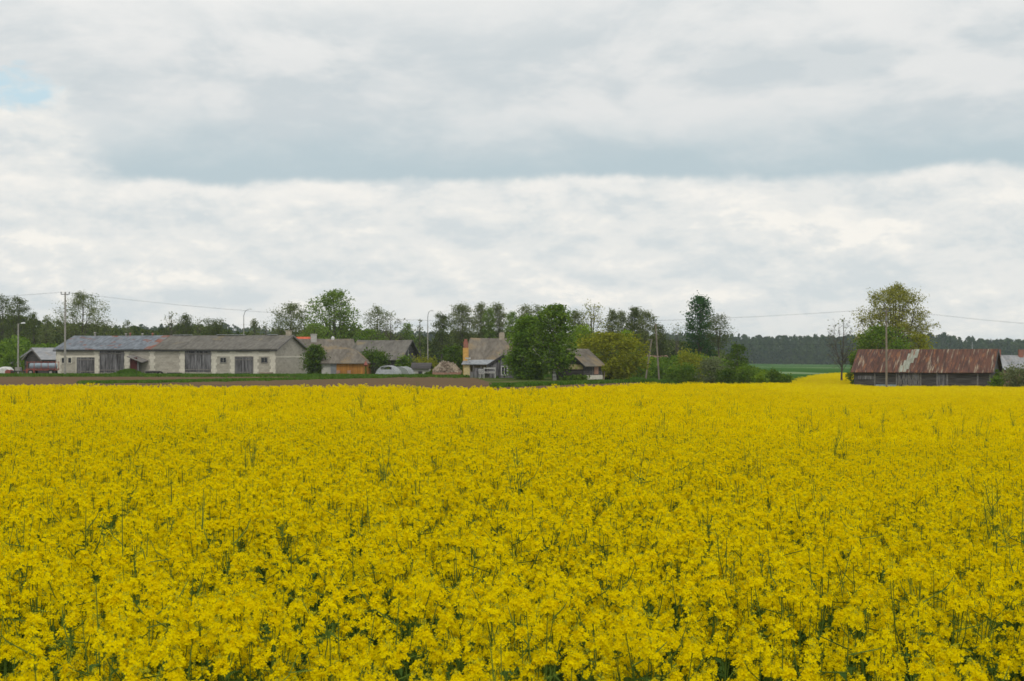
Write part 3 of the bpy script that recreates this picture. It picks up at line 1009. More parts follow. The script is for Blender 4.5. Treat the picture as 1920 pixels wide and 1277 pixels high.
# --- left behind the stone barn
T('alder_tree', 'thin-leaved alder cut off by the left edge of the picture', 'tree', 3, 262, 553, 50, 'alder_dark', GA, cb=.35, nleaf=1700, leaders=3)
T('alder_tree', 'rounded alder just right of the one cut by the left edge of the picture', 'tree', 34, 252, 557, 52, 'alder_dark', GA, cb=.3, nleaf=2000)
T('young_tree', 'small pointed tree rising from the wood above the left street lamp', 'tree', 64, 262, 586, 22, 'alder_dark', GA, cb=.3, env='cone', nleaf=700)
T('young_tree', 'small rounded tree on the treeline just left of the tall trident pole', 'tree', 87, 256, 592, 26, 'alder', GA, cb=.3, nleaf=800)
T('alder_tree', 'wide sparse alder directly behind the tall trident pole above the stone barn', 'tree', 151, 238, 549, 96, 'alder', GA, cb=.28, env='round', nl=34, nleaf=3000, leaders=5, twigs=1, clump=.28)
T('young_tree', 'tiny tree poking above the left third of the barn roof', 'tree', 238, 290, 600, 18, 'alder', GA, nleaf=400, cb=.4)
T('bare_tree', 'narrow bare grey-brown tree above the middle of the stone barn roof', 'tree', 322, 262, 586, 28, 'alder', GA, cb=.45, rise=1.1, nleaf=250, nl=26, twigs=3)
T('alder_tree', 'rounded dark alder right of the narrow bare tree above the barn roof', 'tree', 347, 250, 589, 30, 'alder_dark', GA, cb=.4, nleaf=1300)
T('bare_tree', 'bare brownish tree between the two dark alders above the barn roof', 'tree', 374, 254, 597, 30, 'alder', GA, cb=.4, rise=1.0, nleaf=350, twigs=2)
T('alder_tree', 'flat-topped dark alder left of the curved street lamp behind the barn', 'tree', 402, 248, 597, 36, 'alder_dark', GA, cb=.45, env='umbrella', nleaf=1500)
T('young_tree', 'slender sparse tree just right of the curved street lamp behind the barn', 'tree', 477, 262, 598, 18, 'alder', GA, cb=.4, nleaf=500)
T('bare_tree', 'low nearly bare tree left of the rounded alder over the barn gable', 'tree', 500, 266, 603, 26, 'alder', GA, cb=.4, nleaf=300, twigs=2)
T('alder_tree', 'rounded airy alder above the gable end of the stone barn', 'tree', 545, 235, 569, 74, 'alder', GA, cb=.28, env='round', nl=30, nleaf=2800, leaders=4)
T('poplar_tree', 'tall fresh green poplar with several upright tops behind the grey roofs', 'tree', 627, 228, 545, 92, 'poplar', GA, cb=.16, env='egg', nl=64, rise=1.05, nleaf=10000, leaf=.15, leaders=9, clump=.34)
T('alder_tree', 'low green tree at the left foot of the tall poplar', 'tree', 592, 222, 606, 50, 'poplar', GA, cb=.15, env='round', nleaf=2400, fill=.4)
T('alder_tree', 'sparse alder just right of the tall poplar', 'tree', 706, 236, 574, 44, 'alder', GA, cb=.3, nleaf=1300, nl=26, twigs=1)
T('bare_tree', 'bare brown-twigged tree between the poplar and the tall lamp post', 'tree', 734, 232, 586, 52, 'alder', GA, cb=.3, env='round', rise=1.0, nleaf=500, nl=34, twigs=3)
T('young_tree', 'bushy green tree beneath the sparse alder and bare tree', 'tree', 695, 222, 618, 62, 'shrub', GA, cb=.1, env='round', nleaf=2600, fill=.5)
T('young_tree', 'small pointed green tree left of the tall lamp post', 'tree', 765, 240, 606, 30, 'poplar', GA, cb=.15, env='cone', nleaf=1000)
T('bare_tree', 'very thin bare sapling beside the tall lamp post', 'tree', 787, 246, 597, 14, 'alder', GA, cb=.5, nleaf=160, nl=12)
T('alder_tree', 'slim tree with layered boughs, first of the row after the tall lamp post', 'tree', 827, 230, 587, 36, 'alder_dark', GA, cb=.35, nl=18, rise=.25, nleaf=1500, clump=.2)
T('alder_tree', 'broad-headed alder above the firewood heap, leading the tall row', 'tree', 868, 238, 570, 50, 'alder', GA, cb=.4, nleaf=2300, leaders=3, env='round')
T('alder_tree', 'narrow tall alder directly above the red brick chimney', 'tree', 900, 245, 568, 30, 'alder', GA, cb=.45, nleaf=1500, leaders=2)
T('green_tree', 'narrow fresh green tree in the row above the thatch-coloured house roof', 'tree', 919, 240, 577, 22, 'poplar', GA, cb=.4, env='column', nleaf=1300)
T('alder_tree', 'tall alder above the beige roof chimney', 'tree', 937, 243, 569, 34, 'alder', GA, cb=.45, nleaf=1700, leaders=2)
T('green_tree', 'slim green tree between the beige chimney and the big leafy pair', 'tree', 960, 238, 584, 24, 'poplar', GA, cb=.4, env='column', nleaf=1200)
T('alder_tree', 'airy alder peering over the left shoulder of the big leafy pair', 'tree', 986, 242, 572, 40, 'alder', GA, cb=.45, nleaf=1700, leaders=3)
T('alder_tree', 'spindly alder top showing above the gap in the big leafy pair', 'tree', 1008, 247, 571, 20, 'alder', GA, cb=.5, nleaf=600)
T('alder_tree', 'sparse alder just right of the white-trunked birch', 'tree', 1078, 226, 582, 34, 'alder', GA, cb=.35, nleaf=1400)
T('bare_tree', 'olive-brown tree with bare upper twigs behind the dark wooden shed', 'tree', 1112, 228, 568, 60, 'olive', GA, cb=.3, env='round', nl=36, rise=1.05, nleaf=1500, twigs=3)
T('alder_tree', 'narrow alder right of the tree with bare upper twigs', 'tree', 1148, 230, 581, 24, 'alder', GA, cb=.45, nleaf=1000)
T('alder_tree', 'slender tree with an open head above the spreading bronze tree', 'tree', 1167, 233, 583, 26, 'alder', GA, cb=.5, nleaf=1000)
T('alder_tree', 'tall narrow alder left of the two leaning poles', 'tree', 1189, 229, 576, 32, 'alder_dark', GA, cb=.45, nleaf=1600, leaders=2)
T('alder_tree', 'broader alder directly above the leaning left pole', 'tree', 1212, 228, 582, 42, 'alder', GA, cb=.4, nleaf=1900, leaders=3, env='round')
T('alder_tree', 'short alder beside the top of the leaning poles', 'tree', 1236, 232, 608, 30, 'alder_dark', GA, cb=.4, nleaf=1000)
T('bare_tree', 'faint bare tree in the gap between the leaning poles and the dark poplar', 'tree', 1270, 262, 607, 42, 'alder', GA, cb=.35, nleaf=350, nl=24, twigs=2, rise=.9)
T('poplar_tree', 'dense dark green poplar standing taller than everything around it right of centre', 'tree', 1313, 232, 555, 50, 'dense', GA, cb=.2, env='egg', nl=52, rise=.95, nleaf=7500, leaf=.14, leaders=5, fill=.12, clump=.36)
T('alder_tree', 'alder with a bare visible trunk and one long right bough beside the dark poplar', 'tree', 1350, 226, 588, 44, 'alder_dark', GA, cb=.5, env='umbrella', rise=.45, nleaf=800, clump=.25, trunk_r=.16)
# --- nearer trees
T('leafy_tree', 'big bright leafy tree touching the yellow house, left of the birch', 'tree', 990, 149, 594, 70, 'birch', None, cb=.03, env='egg', nl=46, rise=1.0, nleaf=13000, leaf=.12, fill=.35, leaders=5, clump=.26)
T('birch_tree', 'tall birch with a white trunk and hanging foliage in the centre', 'tree', 1040, 146, 572, 70, 'shrub', None, cb=.2, env='egg', nl=46, rise=.9, nleaf=9000, leaf=.12, fill=.35, bark='bark_pale', droop=.35, leaders=4, clump=.26, trunk_r=.13)
T('leafy_tree', 'bright lime green tree behind the dark wooden shed', 'tree', 1092, 185, 610, 58, 'bright', None, cb=.1, env='round', nleaf=3200, fill=.4)
T('leafy_tree', 'lime green tree showing above the right side of the spreading bronze tree', 'tree', 1174, 196, 619, 48, 'bright', None, cb=.1, env='round', nleaf=2400, fill=.4)
T('spreading_tree', 'wide spreading tree with bronze green leaves beside the dark wooden shed', 'tree', 1144, 158, 624, 128, 'olive', None, cb=.12, env='round', nl=40, rise=.55, nleaf=9500, leaf=.13, fill=.4, leaders=5, clump=.28)
T('leaning_tree', 'thin pale leafless trunk leaning beside the dark wooden shed', 'tree', 1131, 142, 684, 14, 'olive', None, cb=.75, nl=5, nleaf=60, bark='bark_dry', lean=(.12, 0), trunk_r=.07)
T('small_tree', 'dark bushy tree with reddish undergrowth between the tall lamp post and the yellow house', 'tree', 851, 172, 648, 42, 'shrub_dark', None, cb=.1, env='egg', nleaf=2200, fill=.4, leaf=.13)
T('small_tree', 'round dark green tree against the gable end of the stone barn', 'tree', 591, 177, 647, 36, 'shrub_dark', None, cb=.1, env='round', nleaf=5500, fill=.6, leaf=.12)
T('bare_tree', 'leaning bare tree left of the rusty barn', 'tree', 1577, 196, 598, 60, 'alder', None, cb=.42, env='round', nl=34, rise=1.0, nleaf=120, bark='bark', lean=(.03, 0), trunk_r=.13, twigs=4, leaders=3)
T('maple_tree', 'large airy tree with yellow green young leaves behind the rusty barn', 'tree', 1674, 186, 536, 120, 'yellowish', None, cb=.18, env='egg', nl=80, rise=.95, nleaf=30000, leaf=.095, leaders=11, clump=.30, twigs=1, trunk_r=.26)
T('leafy_tree', 'dense green tree filling the lower part of the airy tree behind the rusty barn', 'tree', 1655, 178, 612, 92, 'shrub', None, cb=.1, env='round', nleaf=4500, fill=.5, leaf=.15)
T('leafy_tree', 'low bronze green tree above the middle of the rusty barn roof', 'tree', 1722, 181, 626, 60, 'olive', None, cb=.1, env='round', nleaf=2400, fill=.4)
T('small_tree', 'tall narrow cone of dark green leaves at the right end of the shrubs', 'tree', 1383, 180, 645, 40, 'shrub_dark', None, cb=.04, env='egg', nleaf=2600, fill=.6, leaf=.13)

GB = 'shrubs between the leaning poles and the wheat field'
bush('broad light green shrub just left of the leaning poles', 1200, 182, 676, 60, 'shrub', GB)
bush('fresh green shrub directly between the feet of the leaning poles', 1243, 186, 682, 52, 'shrub', GB)
bush('tall shrub tinged orange at its top, below the dark poplar', 1292, 178, 655, 62, 'olive', GB, nleaf=2600)
bush('wide fresh green shrub in front of the orange tinged one', 1278, 166, 682, 62, 'shrub', GB, nleaf=1900)
bush('pale grey green willow shrub below the alder with the bare trunk', 1337, 164, 674, 66, 'shrub_grey', GB, nleaf=2600)
bush('dark low shrub left of the narrow cone shaped tree', 1362, 160, 690, 36, 'shrub_dark', GB)
bush('round green shrub in front of the narrow cone shaped tree', 1398, 162, 688, 46, 'shrub', GB)
bush('yellow green shrub third from the right end of the row', 1428, 160, 694, 34, 'bright', GB, nleaf=900)
bush('rounded dark green shrub second from the right end of the row', 1453, 160, 694, 36, 'shrub_dark', GB)
bush('lowest shrub at the right end of the row beside the wheat field', 1474, 160, 701, 28, 'shrub', GB, nleaf=800)
bush('tall green hedge bush against the left end of the rusty barn', 1603, 172, 655, 34, 'shrub', None, nleaf=2300, env='column')
bush('dark green bush hiding the left part of the grey-gabled barn', 702, 181, 657, 60, 'shrub_dark', None, nleaf=3400, name='bush')
bush('lighter green bush right of the dark one, behind the plastic greenhouse', 758, 183, 668, 38, 'shrub', None, nleaf=1500)
bush('olive bush at the foot of the tall lamp post', 800, 182, 664, 50, 'olive', None, nleaf=1700)
bush('low green bush at the foot of the dark wooden shed', 1078, 143, 703, 50, 'shrub_dark', None, nleaf=1000)
bush('large grey green bush at the right edge before the pale grey roof', 1908, 150, 682, 62, 'shrub_grey', None, nleaf=2800)
bush('small bright bush against the right gable of the rusty barn', 1873, 162, 690, 24, 'shrub', None, nleaf=900)
bush('tiny green bush low between the rusty barn and the grey green bush', 1866, 153, 705, 26, 'shrub', None, nleaf=700)
bush('bright bush left of the small grey shed at the left edge', 22, 192, 662, 40, 'shrub', None, nleaf=1500)
bush('small green bush beside the firewood heap', 806, 167, 697, 18, 'shrub_dark', None, nleaf=500)


# ------------------------------------------------------------------ buildings
class Bld:
    """frame whose local x runs along the front, y goes back, z up"""
    def __init__(s, name, label, cat, pxL, dL, pxR, dR, W, group=None):
        a = Vector((U(pxL) * dL, dL)); b = Vector((U(pxR) * dR, dR))
        s.L = (b - a).length; s.W = W
        s.th = math.atan2(b.y - a.y, b.x - a.x)
        s.o = a
        s.z0 = min(tz(a.x, a.y), tz(b.x, b.y))
        s.root = thing(name, (a.x, a.y, s.z0), s.th, label, cat, group)

    def lx(s, px, ly=0.0):
        u = U(px); c, q = math.cos(s.th), math.sin(s.th)
        ox = s.o.x - q * ly; oy = s.o.y + c * ly
        return (u * oy - ox) / (c - u * q)

    def d(s, lx, ly=0.0):
        return s.o.y + math.sin(s.th) * lx + math.cos(s.th) * ly

    def lz(s, px, py, ly=0.0):
        return CZ - (py - HOR) / F * s.d(s.lx(px, ly), ly) - s.z0

    def walls(s, hw, hr, mat, ridge='x', name='wall'):
        L, W = s.L, s.W
        mb = MB()
        if ridge == 'x':
            v = [(0, 0, 0), (L, 0, 0), (L, W, 0), (0, W, 0), (0, 0, hw), (L, 0, hw), (L, W, hw), (0, W, hw), (0, W / 2, hr), (L, W / 2, hr)]
            f = [(0, 1, 5, 4), (1, 2, 6, 9, 5), (2, 3, 7, 6), (3, 0, 4, 8, 7), (4, 5, 9, 8), (8, 9, 6, 7), (3, 2, 1, 0)]
        else:
            v = [(0, 0, 0), (L, 0, 0), (L, W, 0), (0, W, 0), (0, 0, hw), (L, 0, hw), (L, W, hw), (0, W, hw), (L / 2, 0, hr), (L / 2, W, hr)]
            f = [(0, 1, 5, 8, 4), (1, 2, 6, 5), (2, 3, 7, 9, 6), (3, 0, 4, 7), (5, 6, 9, 8), (4, 8, 9, 7), (3, 2, 1, 0)]
        mb.add(v, f)
        return mb.build(name, mat, s.root)

    def roof(s, hw, hr, mat, ridge='x', ov=.25, eave=.3, th=.07, x0=None, x1=None, name='roof', front_only=False, lift=.02, seg=14, sag=0.0, rng=None):
        L, W = s.L, s.W
        mb = MB()
        span = W if ridge == 'x' else L
        lo = -ov if x0 is None else x0
        hi = (L if ridge == 'x' else W) + ov if x1 is None else x1
        sl = (hr - hw) / (span / 2)
        for side in (0, 1):
            if front_only and side: continue
            V = []
            for k in range(seg + 1):
                t = lo + (hi - lo) * k / seg
                dz = 0
                if sag: dz = -sag * math.sin(math.pi * k / seg) + (rng.normal(0, sag * .18) if rng is not None else 0)
                for (c_, z_) in ((-eave, hw - sl * eave), (span / 2, hr)):
                    c2 = c_ if side == 0 else span - c_
                    for q in (0, th):
                        p = (t, c2, z_ + lift + q + dz) if ridge == 'x' else (c2, t, z_ + lift + q + dz)
                        V.append(p)
            fs = []
            for k in range(seg):
                b = k * 4
                fs += [(b + 1, b + 5, b + 7, b + 3), (b, b + 2, b + 6, b + 4), (b, b + 4, b + 5, b + 1), (b + 2, b + 3, b + 7, b + 6)]
            fs += [(0, 1, 3, 2), (seg * 4, seg * 4 + 2, seg * 4 + 3, seg * 4 + 1)]
            mb.add(V, fs)
        return mb.build(name, mat, s.root)

    def bargeboard(s, hw, hr, mat, end, ov=.25, eave=.3, ridge='x', name='bargeboard'):
        mb = MB()
        span = s.W if ridge == 'x' else s.L
        sl = (hr - hw) / (span / 2)
        x = (s.L if ridge == 'x' else s.W) + ov + .03 if end else -ov - .03
        for side in (0, 1):
            a = (-eave, hw - sl * eave); b = (span / 2, hr)
            if side: a = (span - a[0], a[1])
            v = []
            for (c_, z_) in (a, b):
                for dz in (-.14, .10):
                    for e in (-.02, .02):
                        v.append((x + e, c_, z_ + dz) if ridge == 'x' else (c_, x + e, z_ + dz))
            mb.add(v, [(0, 1, 3, 2), (4, 6, 7, 5), (0, 4, 5, 1), (2, 3, 7, 6), (0, 2, 6, 4), (1, 5, 7, 3)])
        return mb.build(name, mat, s.root)

    def boards(s, name, px0, px1, pt, pb, mat, frame=None, cross=None, ly=0.0, leaves=2, proud=.05):
        x0, x1 = s.lx(px0), s.lx(px1)
        z1, z0 = s.lz((px0 + px1) / 2, pt), max(.03, s.lz((px0 + px1) / 2, pb))
        mb = MB()
        n = max(3, int((x1 - x0) / .2))
        rng = np.random.default_rng(int(px0))
        for k in range(n):
            a = x0 + (x1 - x0) * k / n; b = x0 + (x1 - x0) * (k + 1) / n - .012
            mb.box(a, b, -proud + rng.uniform(0, .008), -.002, z0 + rng.uniform(0, .05), z1 - rng.uniform(0, .04))
        o = mb.build(name, mat, s.root)
        for lf in range(leaves):
            a = x0 + (x1 - x0) * lf / leaves + .03; b = x0 + (x1 - x0) * (lf + 1) / leaves - .03
            for zz in (z0 + (z1 - z0) * .12, z0 + (z1 - z0) * .86):
                fb = MB(); fb.box(a, b, -proud - .03, -proud + .002, zz - .06, zz + .06)
                fb.build('rail', M['frame_wood'], o)
        if frame:
            f2 = MB()
            f2.box(x0 - .1, x0 - .005, -proud - .02, -.001, z0, z1 + .1)
            f2.box(x1 + .005, x1 + .1, -proud - .02, -.001, z0, z1 + .1)
            f2.box(x0, x1, -proud - .02, -.001, z1 + .005, z1 + .12)
            f2.build('door_frame', frame, o)
        return o

    def window(s, px0, px1, pt, pb, frame, bars=1, surround=None):
        x0, x1 = s.lx(px0), s.lx(px1)
        z1, z0 = s.lz((px0 + px1) / 2, pt), s.lz((px0 + px1) / 2, pb)
        mb = MB()
        w_ = .07
        mb.box(x0 - w_, x0, -.05, -.002, z0, z1); mb.box(x1, x1 + w_, -.05, -.002, z0, z1)
        mb.box(x0 - w_, x1 + w_, -.05, -.002, z1, z1 + w_); mb.box(x0 - w_, x1 + w_, -.08, -.002, z0 - w_, z0)
        for k in range(1, bars + 1):
            xx = x0 + (x1 - x0) * k / (bars + 1)
            mb.box(xx - .025, xx + .025, -.045, -.012, z0, z1)
        o = mb.build('window', frame, s.root)
        g = MB(); g.box(x0, x1, -.012, -.003, z0, z1)
        g.build('pane', M['glass'], o)
        return o


# ---- long stone barn
b = Bld('stone_barn', 'long grey block barn with a half grey tin, half brown-grey roof on the left', 'barn', 105, 187.6, 517, 180, 9)
hw, hr = 3.15, 4.75
b.walls(hw, hr, M['block'])
xs_ = b.lx(301, 2.0)
b.roof(hw, hr, M['redroof_old'], x0=xs_ - 1.0, x1=xs_ - .003, name='rusty_roof_strip', sag=.0)
b.roof(hw, hr, M['tin'], x0=-.25, x1=xs_ - 1.003, name='metal_roof_section', sag=.03, rng=np.random.default_rng(1))
b.roof(hw, hr, M['asbestos'], x0=xs_ + .003, x1=b.L + .3, sag=.05, rng=np.random.default_rng(2), name='roof')
b.bargeboard(hw, hr, M['frame_wood'], 1, ov=.3)
mb = MB(); mb.box(-.25, b.L + .3, -.33, -.30, hw - .30, hw - .16); mb.build('gutter_board', M['dark'], b.root)
# pale stone trim
mb = MB()
rq = np.random.default_rng(3)
for px in (110, 181, 238, 285, 342, 401, 437, 479, 512):
    mb = MB()
    x = b.lx(px)
    z = 0.0; k = 0
    tall = hw - .05
    while z < tall:
        h = min(.38, tall - z)
        ww = .42 if k % 2 else .26
        mb.box(max(0.004, x - ww), min(b.L - .004, x + ww), -.02 - .002 * (px % 7), -.001, z, z + h - .012)
        z += h; k += 1
    mb.build('quoin', M['quoin'], b.root)
za, zb = b.lz(455, 668.5), b.lz(455, 661.5)
mb = MB(); mb.box(b.lx(404), b.lx(509), -.037, -.001, za, zb); mb.build('string_course', M['quoin'], b.root)
mb = MB(); mb.box(b.lx(107), b.lx(181), -.037, -.001, b.lz(150, 670), b.lz(150, 667)); mb.build('string_course', M['quoin'], b.root)
mb = MB(); mb.box(b.L + .001, b.L + .03, .03, b.W - .01, b.lz(517, 670.5), b.lz(517, 668))
mb.build('string_course', M['quoin'], b.root)
b.boards('barn_door', 144, 178, 670, 700, M['oldwood'], M['quoin'])
b.boards('barn_door', 187, 233, 657, 699, M['oldwood'])
b.boards('barn_door', 347, 396, 658, 698, M['oldwood'], cross=None)
b.boards('barn_door', 442, 474, 670, 702, M['oldwood'], M['frame_wood'])
b.window(116, 122, 671, 680.5, M['quoin'], 0)
b.window(128, 134, 671, 680.5, M['quoin'], 0)
b.window(413.5, 424, 671, 679.5, M['concrete'], 1)
b.window(490.5, 501, 671, 679.5, M['frame_wood'], 1)
# timber porch leaning at the wall
p = MB()
x0, x1 = b.lx(254), b.lx(276)
mb = MB(); mb.box(x0, b.lx(267), -1.3, -1.25, .02, 2.1); o_ = mb.build('porch_door', M['maroon'], b.root)
mb = MB(); mb.box(x0 - .05, x0, -1.25, -.06, .02, 2.1); mb.box(b.lx(268), b.lx(268) + .12, -1.32, -1.2, .02, 1.9); mb.build('porch_wall', M['oldwood'], b.root)
mb = MB(); mb.add([(x0 - .2, -1.7, 2.25), (x1 + .2, -1.7, 1.55), (x1 + .2, -.05, 1.75), (x0 - .2, -.05, 2.45),
                   (x0 - .2, -1.7, 2.17), (x1 + .2, -1.7, 1.47), (x1 + .2, -.05, 1.67), (x0 - .2, -.05, 2.37)],
                  [(0, 1, 2, 3), (7, 6, 5, 4), (0, 4, 5, 1), (1, 5, 6, 2), (2, 6, 7, 3), (3, 7, 4, 0)])
mb.build('porch_roof', M['frame_wood'], b.root)
mb = MB(); x = b.lx(541, 4.5); mb.box(x - .28, x + .28, 4.3, 4.85, hr - .25, hr + .55); mb.box(x - .33, x + .33, 4.25, 4.9, hr + .55, hr + .62)
mb.build('chimney', M['beige'], b.root)
for k, (px, hh) in enumerate([(178, .42), (236, .25), (244, .32), (267, .25), (286, .28)]):
    x = b.lx(px, 4.5)
    mb = MB(); mb.tube([(x, 4.5, hr - .05), (x, 4.5, hr + hh)], [.1, .1], 8); mb.tube([(x, 4.5, hr + hh), (x, 4.5, hr + hh + .12)], [.2, .05], 8)
    mb.build('roof_vent', M['brickred'] if k in (2, 4) else M['concrete'], b.root)
for (a_, c_) in ((326, 360), (408, 440), (442, 458), (502, 520)):
    mb = MB(); mb.box(b.lx(a_, 4.5), b.lx(c_, 4.5), 4.25, 4.75, hr + .10, hr + .15)
    mb.build('ridge_cap', M['paletin'], b.root)


# clutter before the barn
def logs(label, px, d, n, L, r, mat, seed, cat='logs', name='log_stack'):
    rng = np.random.default_rng(seed)
    g = ground_at(px, d)
    root = thing(name, g, 0, label, cat)
    for k in range(n):
        lay = 0 if k < n * .6 else 1
        y = (k % max(1, int(n * .6))) * r * 2.1
        z = r + lay * r * 1.8
        mb = MB()
        o = rng.uniform(-.2, .2)
        ll = L * rng.uniform(.8, 1.1)
        mb.tube([(-ll / 2 + o, y, z), (ll / 2 + o, y + rng.normal(0, .1), z)], [r * rng.uniform(.8, 1.1), r * .8], 8)
        mb.build('log', mat, root)
    return root


logs('stack of dark planks lying right of the timber porch', 282, 176.5, 6, 1.5, .16, M['oldwood2'], 4)
logs('low heap of brown logs at the right foot of the long stone barn', 497, 173, 7, 1.5, .12, M['bark_dry'], 5)
logs('dark boards lying flat before the tallest barn door', 330, 176, 4, 1.6, .1, M['oldwood2'], 6)
# old tyre
g = ground_at(300, 175.5)
mb = MB()
R0, r0 = .42, .14
for i in range(18):
    a0, a1 = 6.2832 * i / 18, 6.2832 * (i + 1) / 18
    for j in range(8):
        c0_, c1_ = 6.2832 * j / 8, 6.2832 * (j + 1) / 8
        q = [((R0 + r0 * math.cos(c)) * math.cos(a), r0 * math.sin(c), (R0 + r0 * math.cos(c)) * math.sin(a)) for a, c in ((a0, c0_), (a1, c0_), (a1, c1_), (a0, c1_))]
        mb.quads([q])
o = mb.build('tyre', M['rubber'], smooth=True); o.scale = (.75, .75, .75); o.location = g + Vector((0, 0, .16)); o.rotation_euler = (.35, 0, .3)
tag(o, 'old black tyre half sunk in the grass before the stone barn', 'tyre')

# ---- small shed at far left
b = Bld('grey_shed', 'small grey-roofed shed with a dark gable left of the stone barn', 'shed', 46, 203, 79, 199, 9)
b.walls(1.9, 3.3, M['oldwood2'], 'y'); b.roof(1.9, 3.3, M['greytin'], 'y')
b.bargeboard(1.9, 3.3, M['frame_wood'], 0, ridge='y')
g = ground_at(19, 196)
root = thing('conveyor', g, 0, 'thin slanting farm conveyor beside the small grey shed', 'conveyor')
mb = MB(); mb.bar((-.2, 0, 1.2), (2.3, 1.5, 3.1), .08); mb.build('belt_frame', M['steel'], root); mb = MB(); mb.bar((-.2, .35, 1.2), (2.3, 1.85, 3.1), .08); mb.build('belt_frame', M['steel'], root)
mb = MB(); mb.bar((.2, 0, 0), (.9, .7, 2.0), .05); mb.build('leg', M['steel'], root); mb = MB(); mb.bar((1.3, .9, 0), (.9, .7, 2.0), .05); mb.build('leg', M['steel'], root)


def wheel(parent, x, y, z, r, wdt=.2, rim=True):
    o = MB(); o.tube([(x, y - wdt / 2, z), (x, y + wdt / 2, z)], [r, r], 18)
    wv = o.build('wheel', M['rubber'], parent, smooth=False)
    if rim:
        q = MB(); q.tube([(x, y - wdt / 2 - .012, z), (x, y + wdt / 2 + .012, z)], [r * .5, r * .5], 12)
        q.build('rim', M['concrete'], wv)


# ---- red trailer
g = ground_at(80, 182)
root = thing('farm_trailer', g, .05, 'red slatted farm trailer with a pale blue tank parked left of the stone barn', 'trailer')
mb = MB(); mb.box(-1.55, 1.7, -.8, .8, .55, .68); mb.box(-2.3, -1.55, -.05, .05, .5, .6); mb.build('chassis', M['red'], root)
mb = MB(); mb.tube([(-1.5, 0, 1.08), (-1.4, 0, 1.08), (1.55, 0, 1.08), (1.68, 0, 1.08)], [.28, .36, .36, .28], 14); mb.build('tank', M['blue_pale'], root, smooth=True)
mb = MB()
for x in np.linspace(-1.6, 1.7, 5):
    for y in (-.86, .86): mb.box(x - .03, x + .03, y - .03, y + .03, .6, 1.65)
for z in (.74, 1.55):
    for y in (-.86, .86): mb.box(-1.66, 1.76, y - .022, y + .022, z - .03, z + .03)
mb.build('rack', M['red'], root)
mb = MB(); mb.box(-1.7, -.7, -1.0, -.85, .25, .75); mb.build('mudguard', M['red'], root)
for x in (-1.15, 1.2):
    for y in (-.95, .95): wheel(root, x, y, .34, .34)
# ---- white wrapped bale / cover and red wheeled harrow
g = ground_at(10, 186)
mb = MB()
pr = [(-.55, .0), (-.62, .35), (-.5, .75), (-.1, .98), (.35, .95), (.6, .6), (.62, .2), (.55, 0)]
n = len(pr)
V = [(x * (1.35 if yy in (0, 3) else 1.5) , yy_, z * (.8 if yy in (0, 3) else 1)) for yy, yy_ in enumerate((-.7, -.45, .45, .7)) for x, z in pr]
Fc = [tuple(range(n))[::-1], tuple(range(3 * n, 4 * n))] + [(k * n + i, k * n + (i + 1) % n, (k + 1) * n + (i + 1) % n, (k + 1) * n + i) for k in range(3) for i in range(n)]
mb.add(V, Fc)
o = mb.build('covered_load', M['white'], smooth=False); o.location = g
tag(o, 'low object under a whitish sheet in the grass at the left edge', 'covered load')
g = ground_at(25, 182)
root = thing('harrow', g, 0, 'low dark harrow with small orange-red wheels beside the sheeted load', 'harrow')
mb = MB(); mb.box(-.5, 1.9, -.5, .5, .42, .52)
for x in np.linspace(-.3, 1.8, 8): mb.bar((x, -.5, .45), (x, -.5, .1), .03); mb.bar((x, .4, .45), (x, .4, .1), .03)
mb.build('frame', M['dark'], root)
for (x, y) in ((-.45, -.62), (-.45, .62)):
    q = MB(); q.tube([(x, y - .07, .33), (x, y + .07, .33)], [.33, .33], 16); q.build('wheel', M['red'], root)
mb = MB(); mb.box(.3, .9, -.3, .3, .53, .95); mb.build('seed_box', M['concrete'], root)

# ---- red-roofed house far behind
b = Bld('red_roofed_house', 'house with a bright red roof peeking between the stone barn gable and the grey roofs', 'house', 548, 216, 575, 216, 6)
b.walls(3.6, 4.95, M['cream']); b.roof(3.6, 4.95, M['redroof'])
# ---- second long grey roof
b = Bld('grey_barn', 'grey-roofed barn with a pale square chimney behind the round dark tree', 'barn', 545, 193, 668, 195, 9)
b.walls(2.35, 4.45, M['plaster']); b.roof(2.35, 4.45, M['asbestos_brown'], sag=.04, rng=np.random.default_rng(4)); b.bargeboard(2.35, 4.45, M['dark'], 1)
mb = MB(); x = b.lx(588, 4.0); mb.box(x - .36, x + .36, 3.6, 4.3, 3.8, 5.05); mb.box(x - .42, x + .42, 3.55, 4.35, 5.05, 5.14); mb.build('chimney', M['plaster'], b.root)
mb = MB(); x = b.lx(624, 4.5)
mb.tube([(x, 4.5, 4.4), (x, 4.5, 4.62), (x, 4.5, 4.78), (x, 4.5, 4.86)], [.24, .24, .15, .03], 12); mb.build('roof_vent', M['white'], b.root)
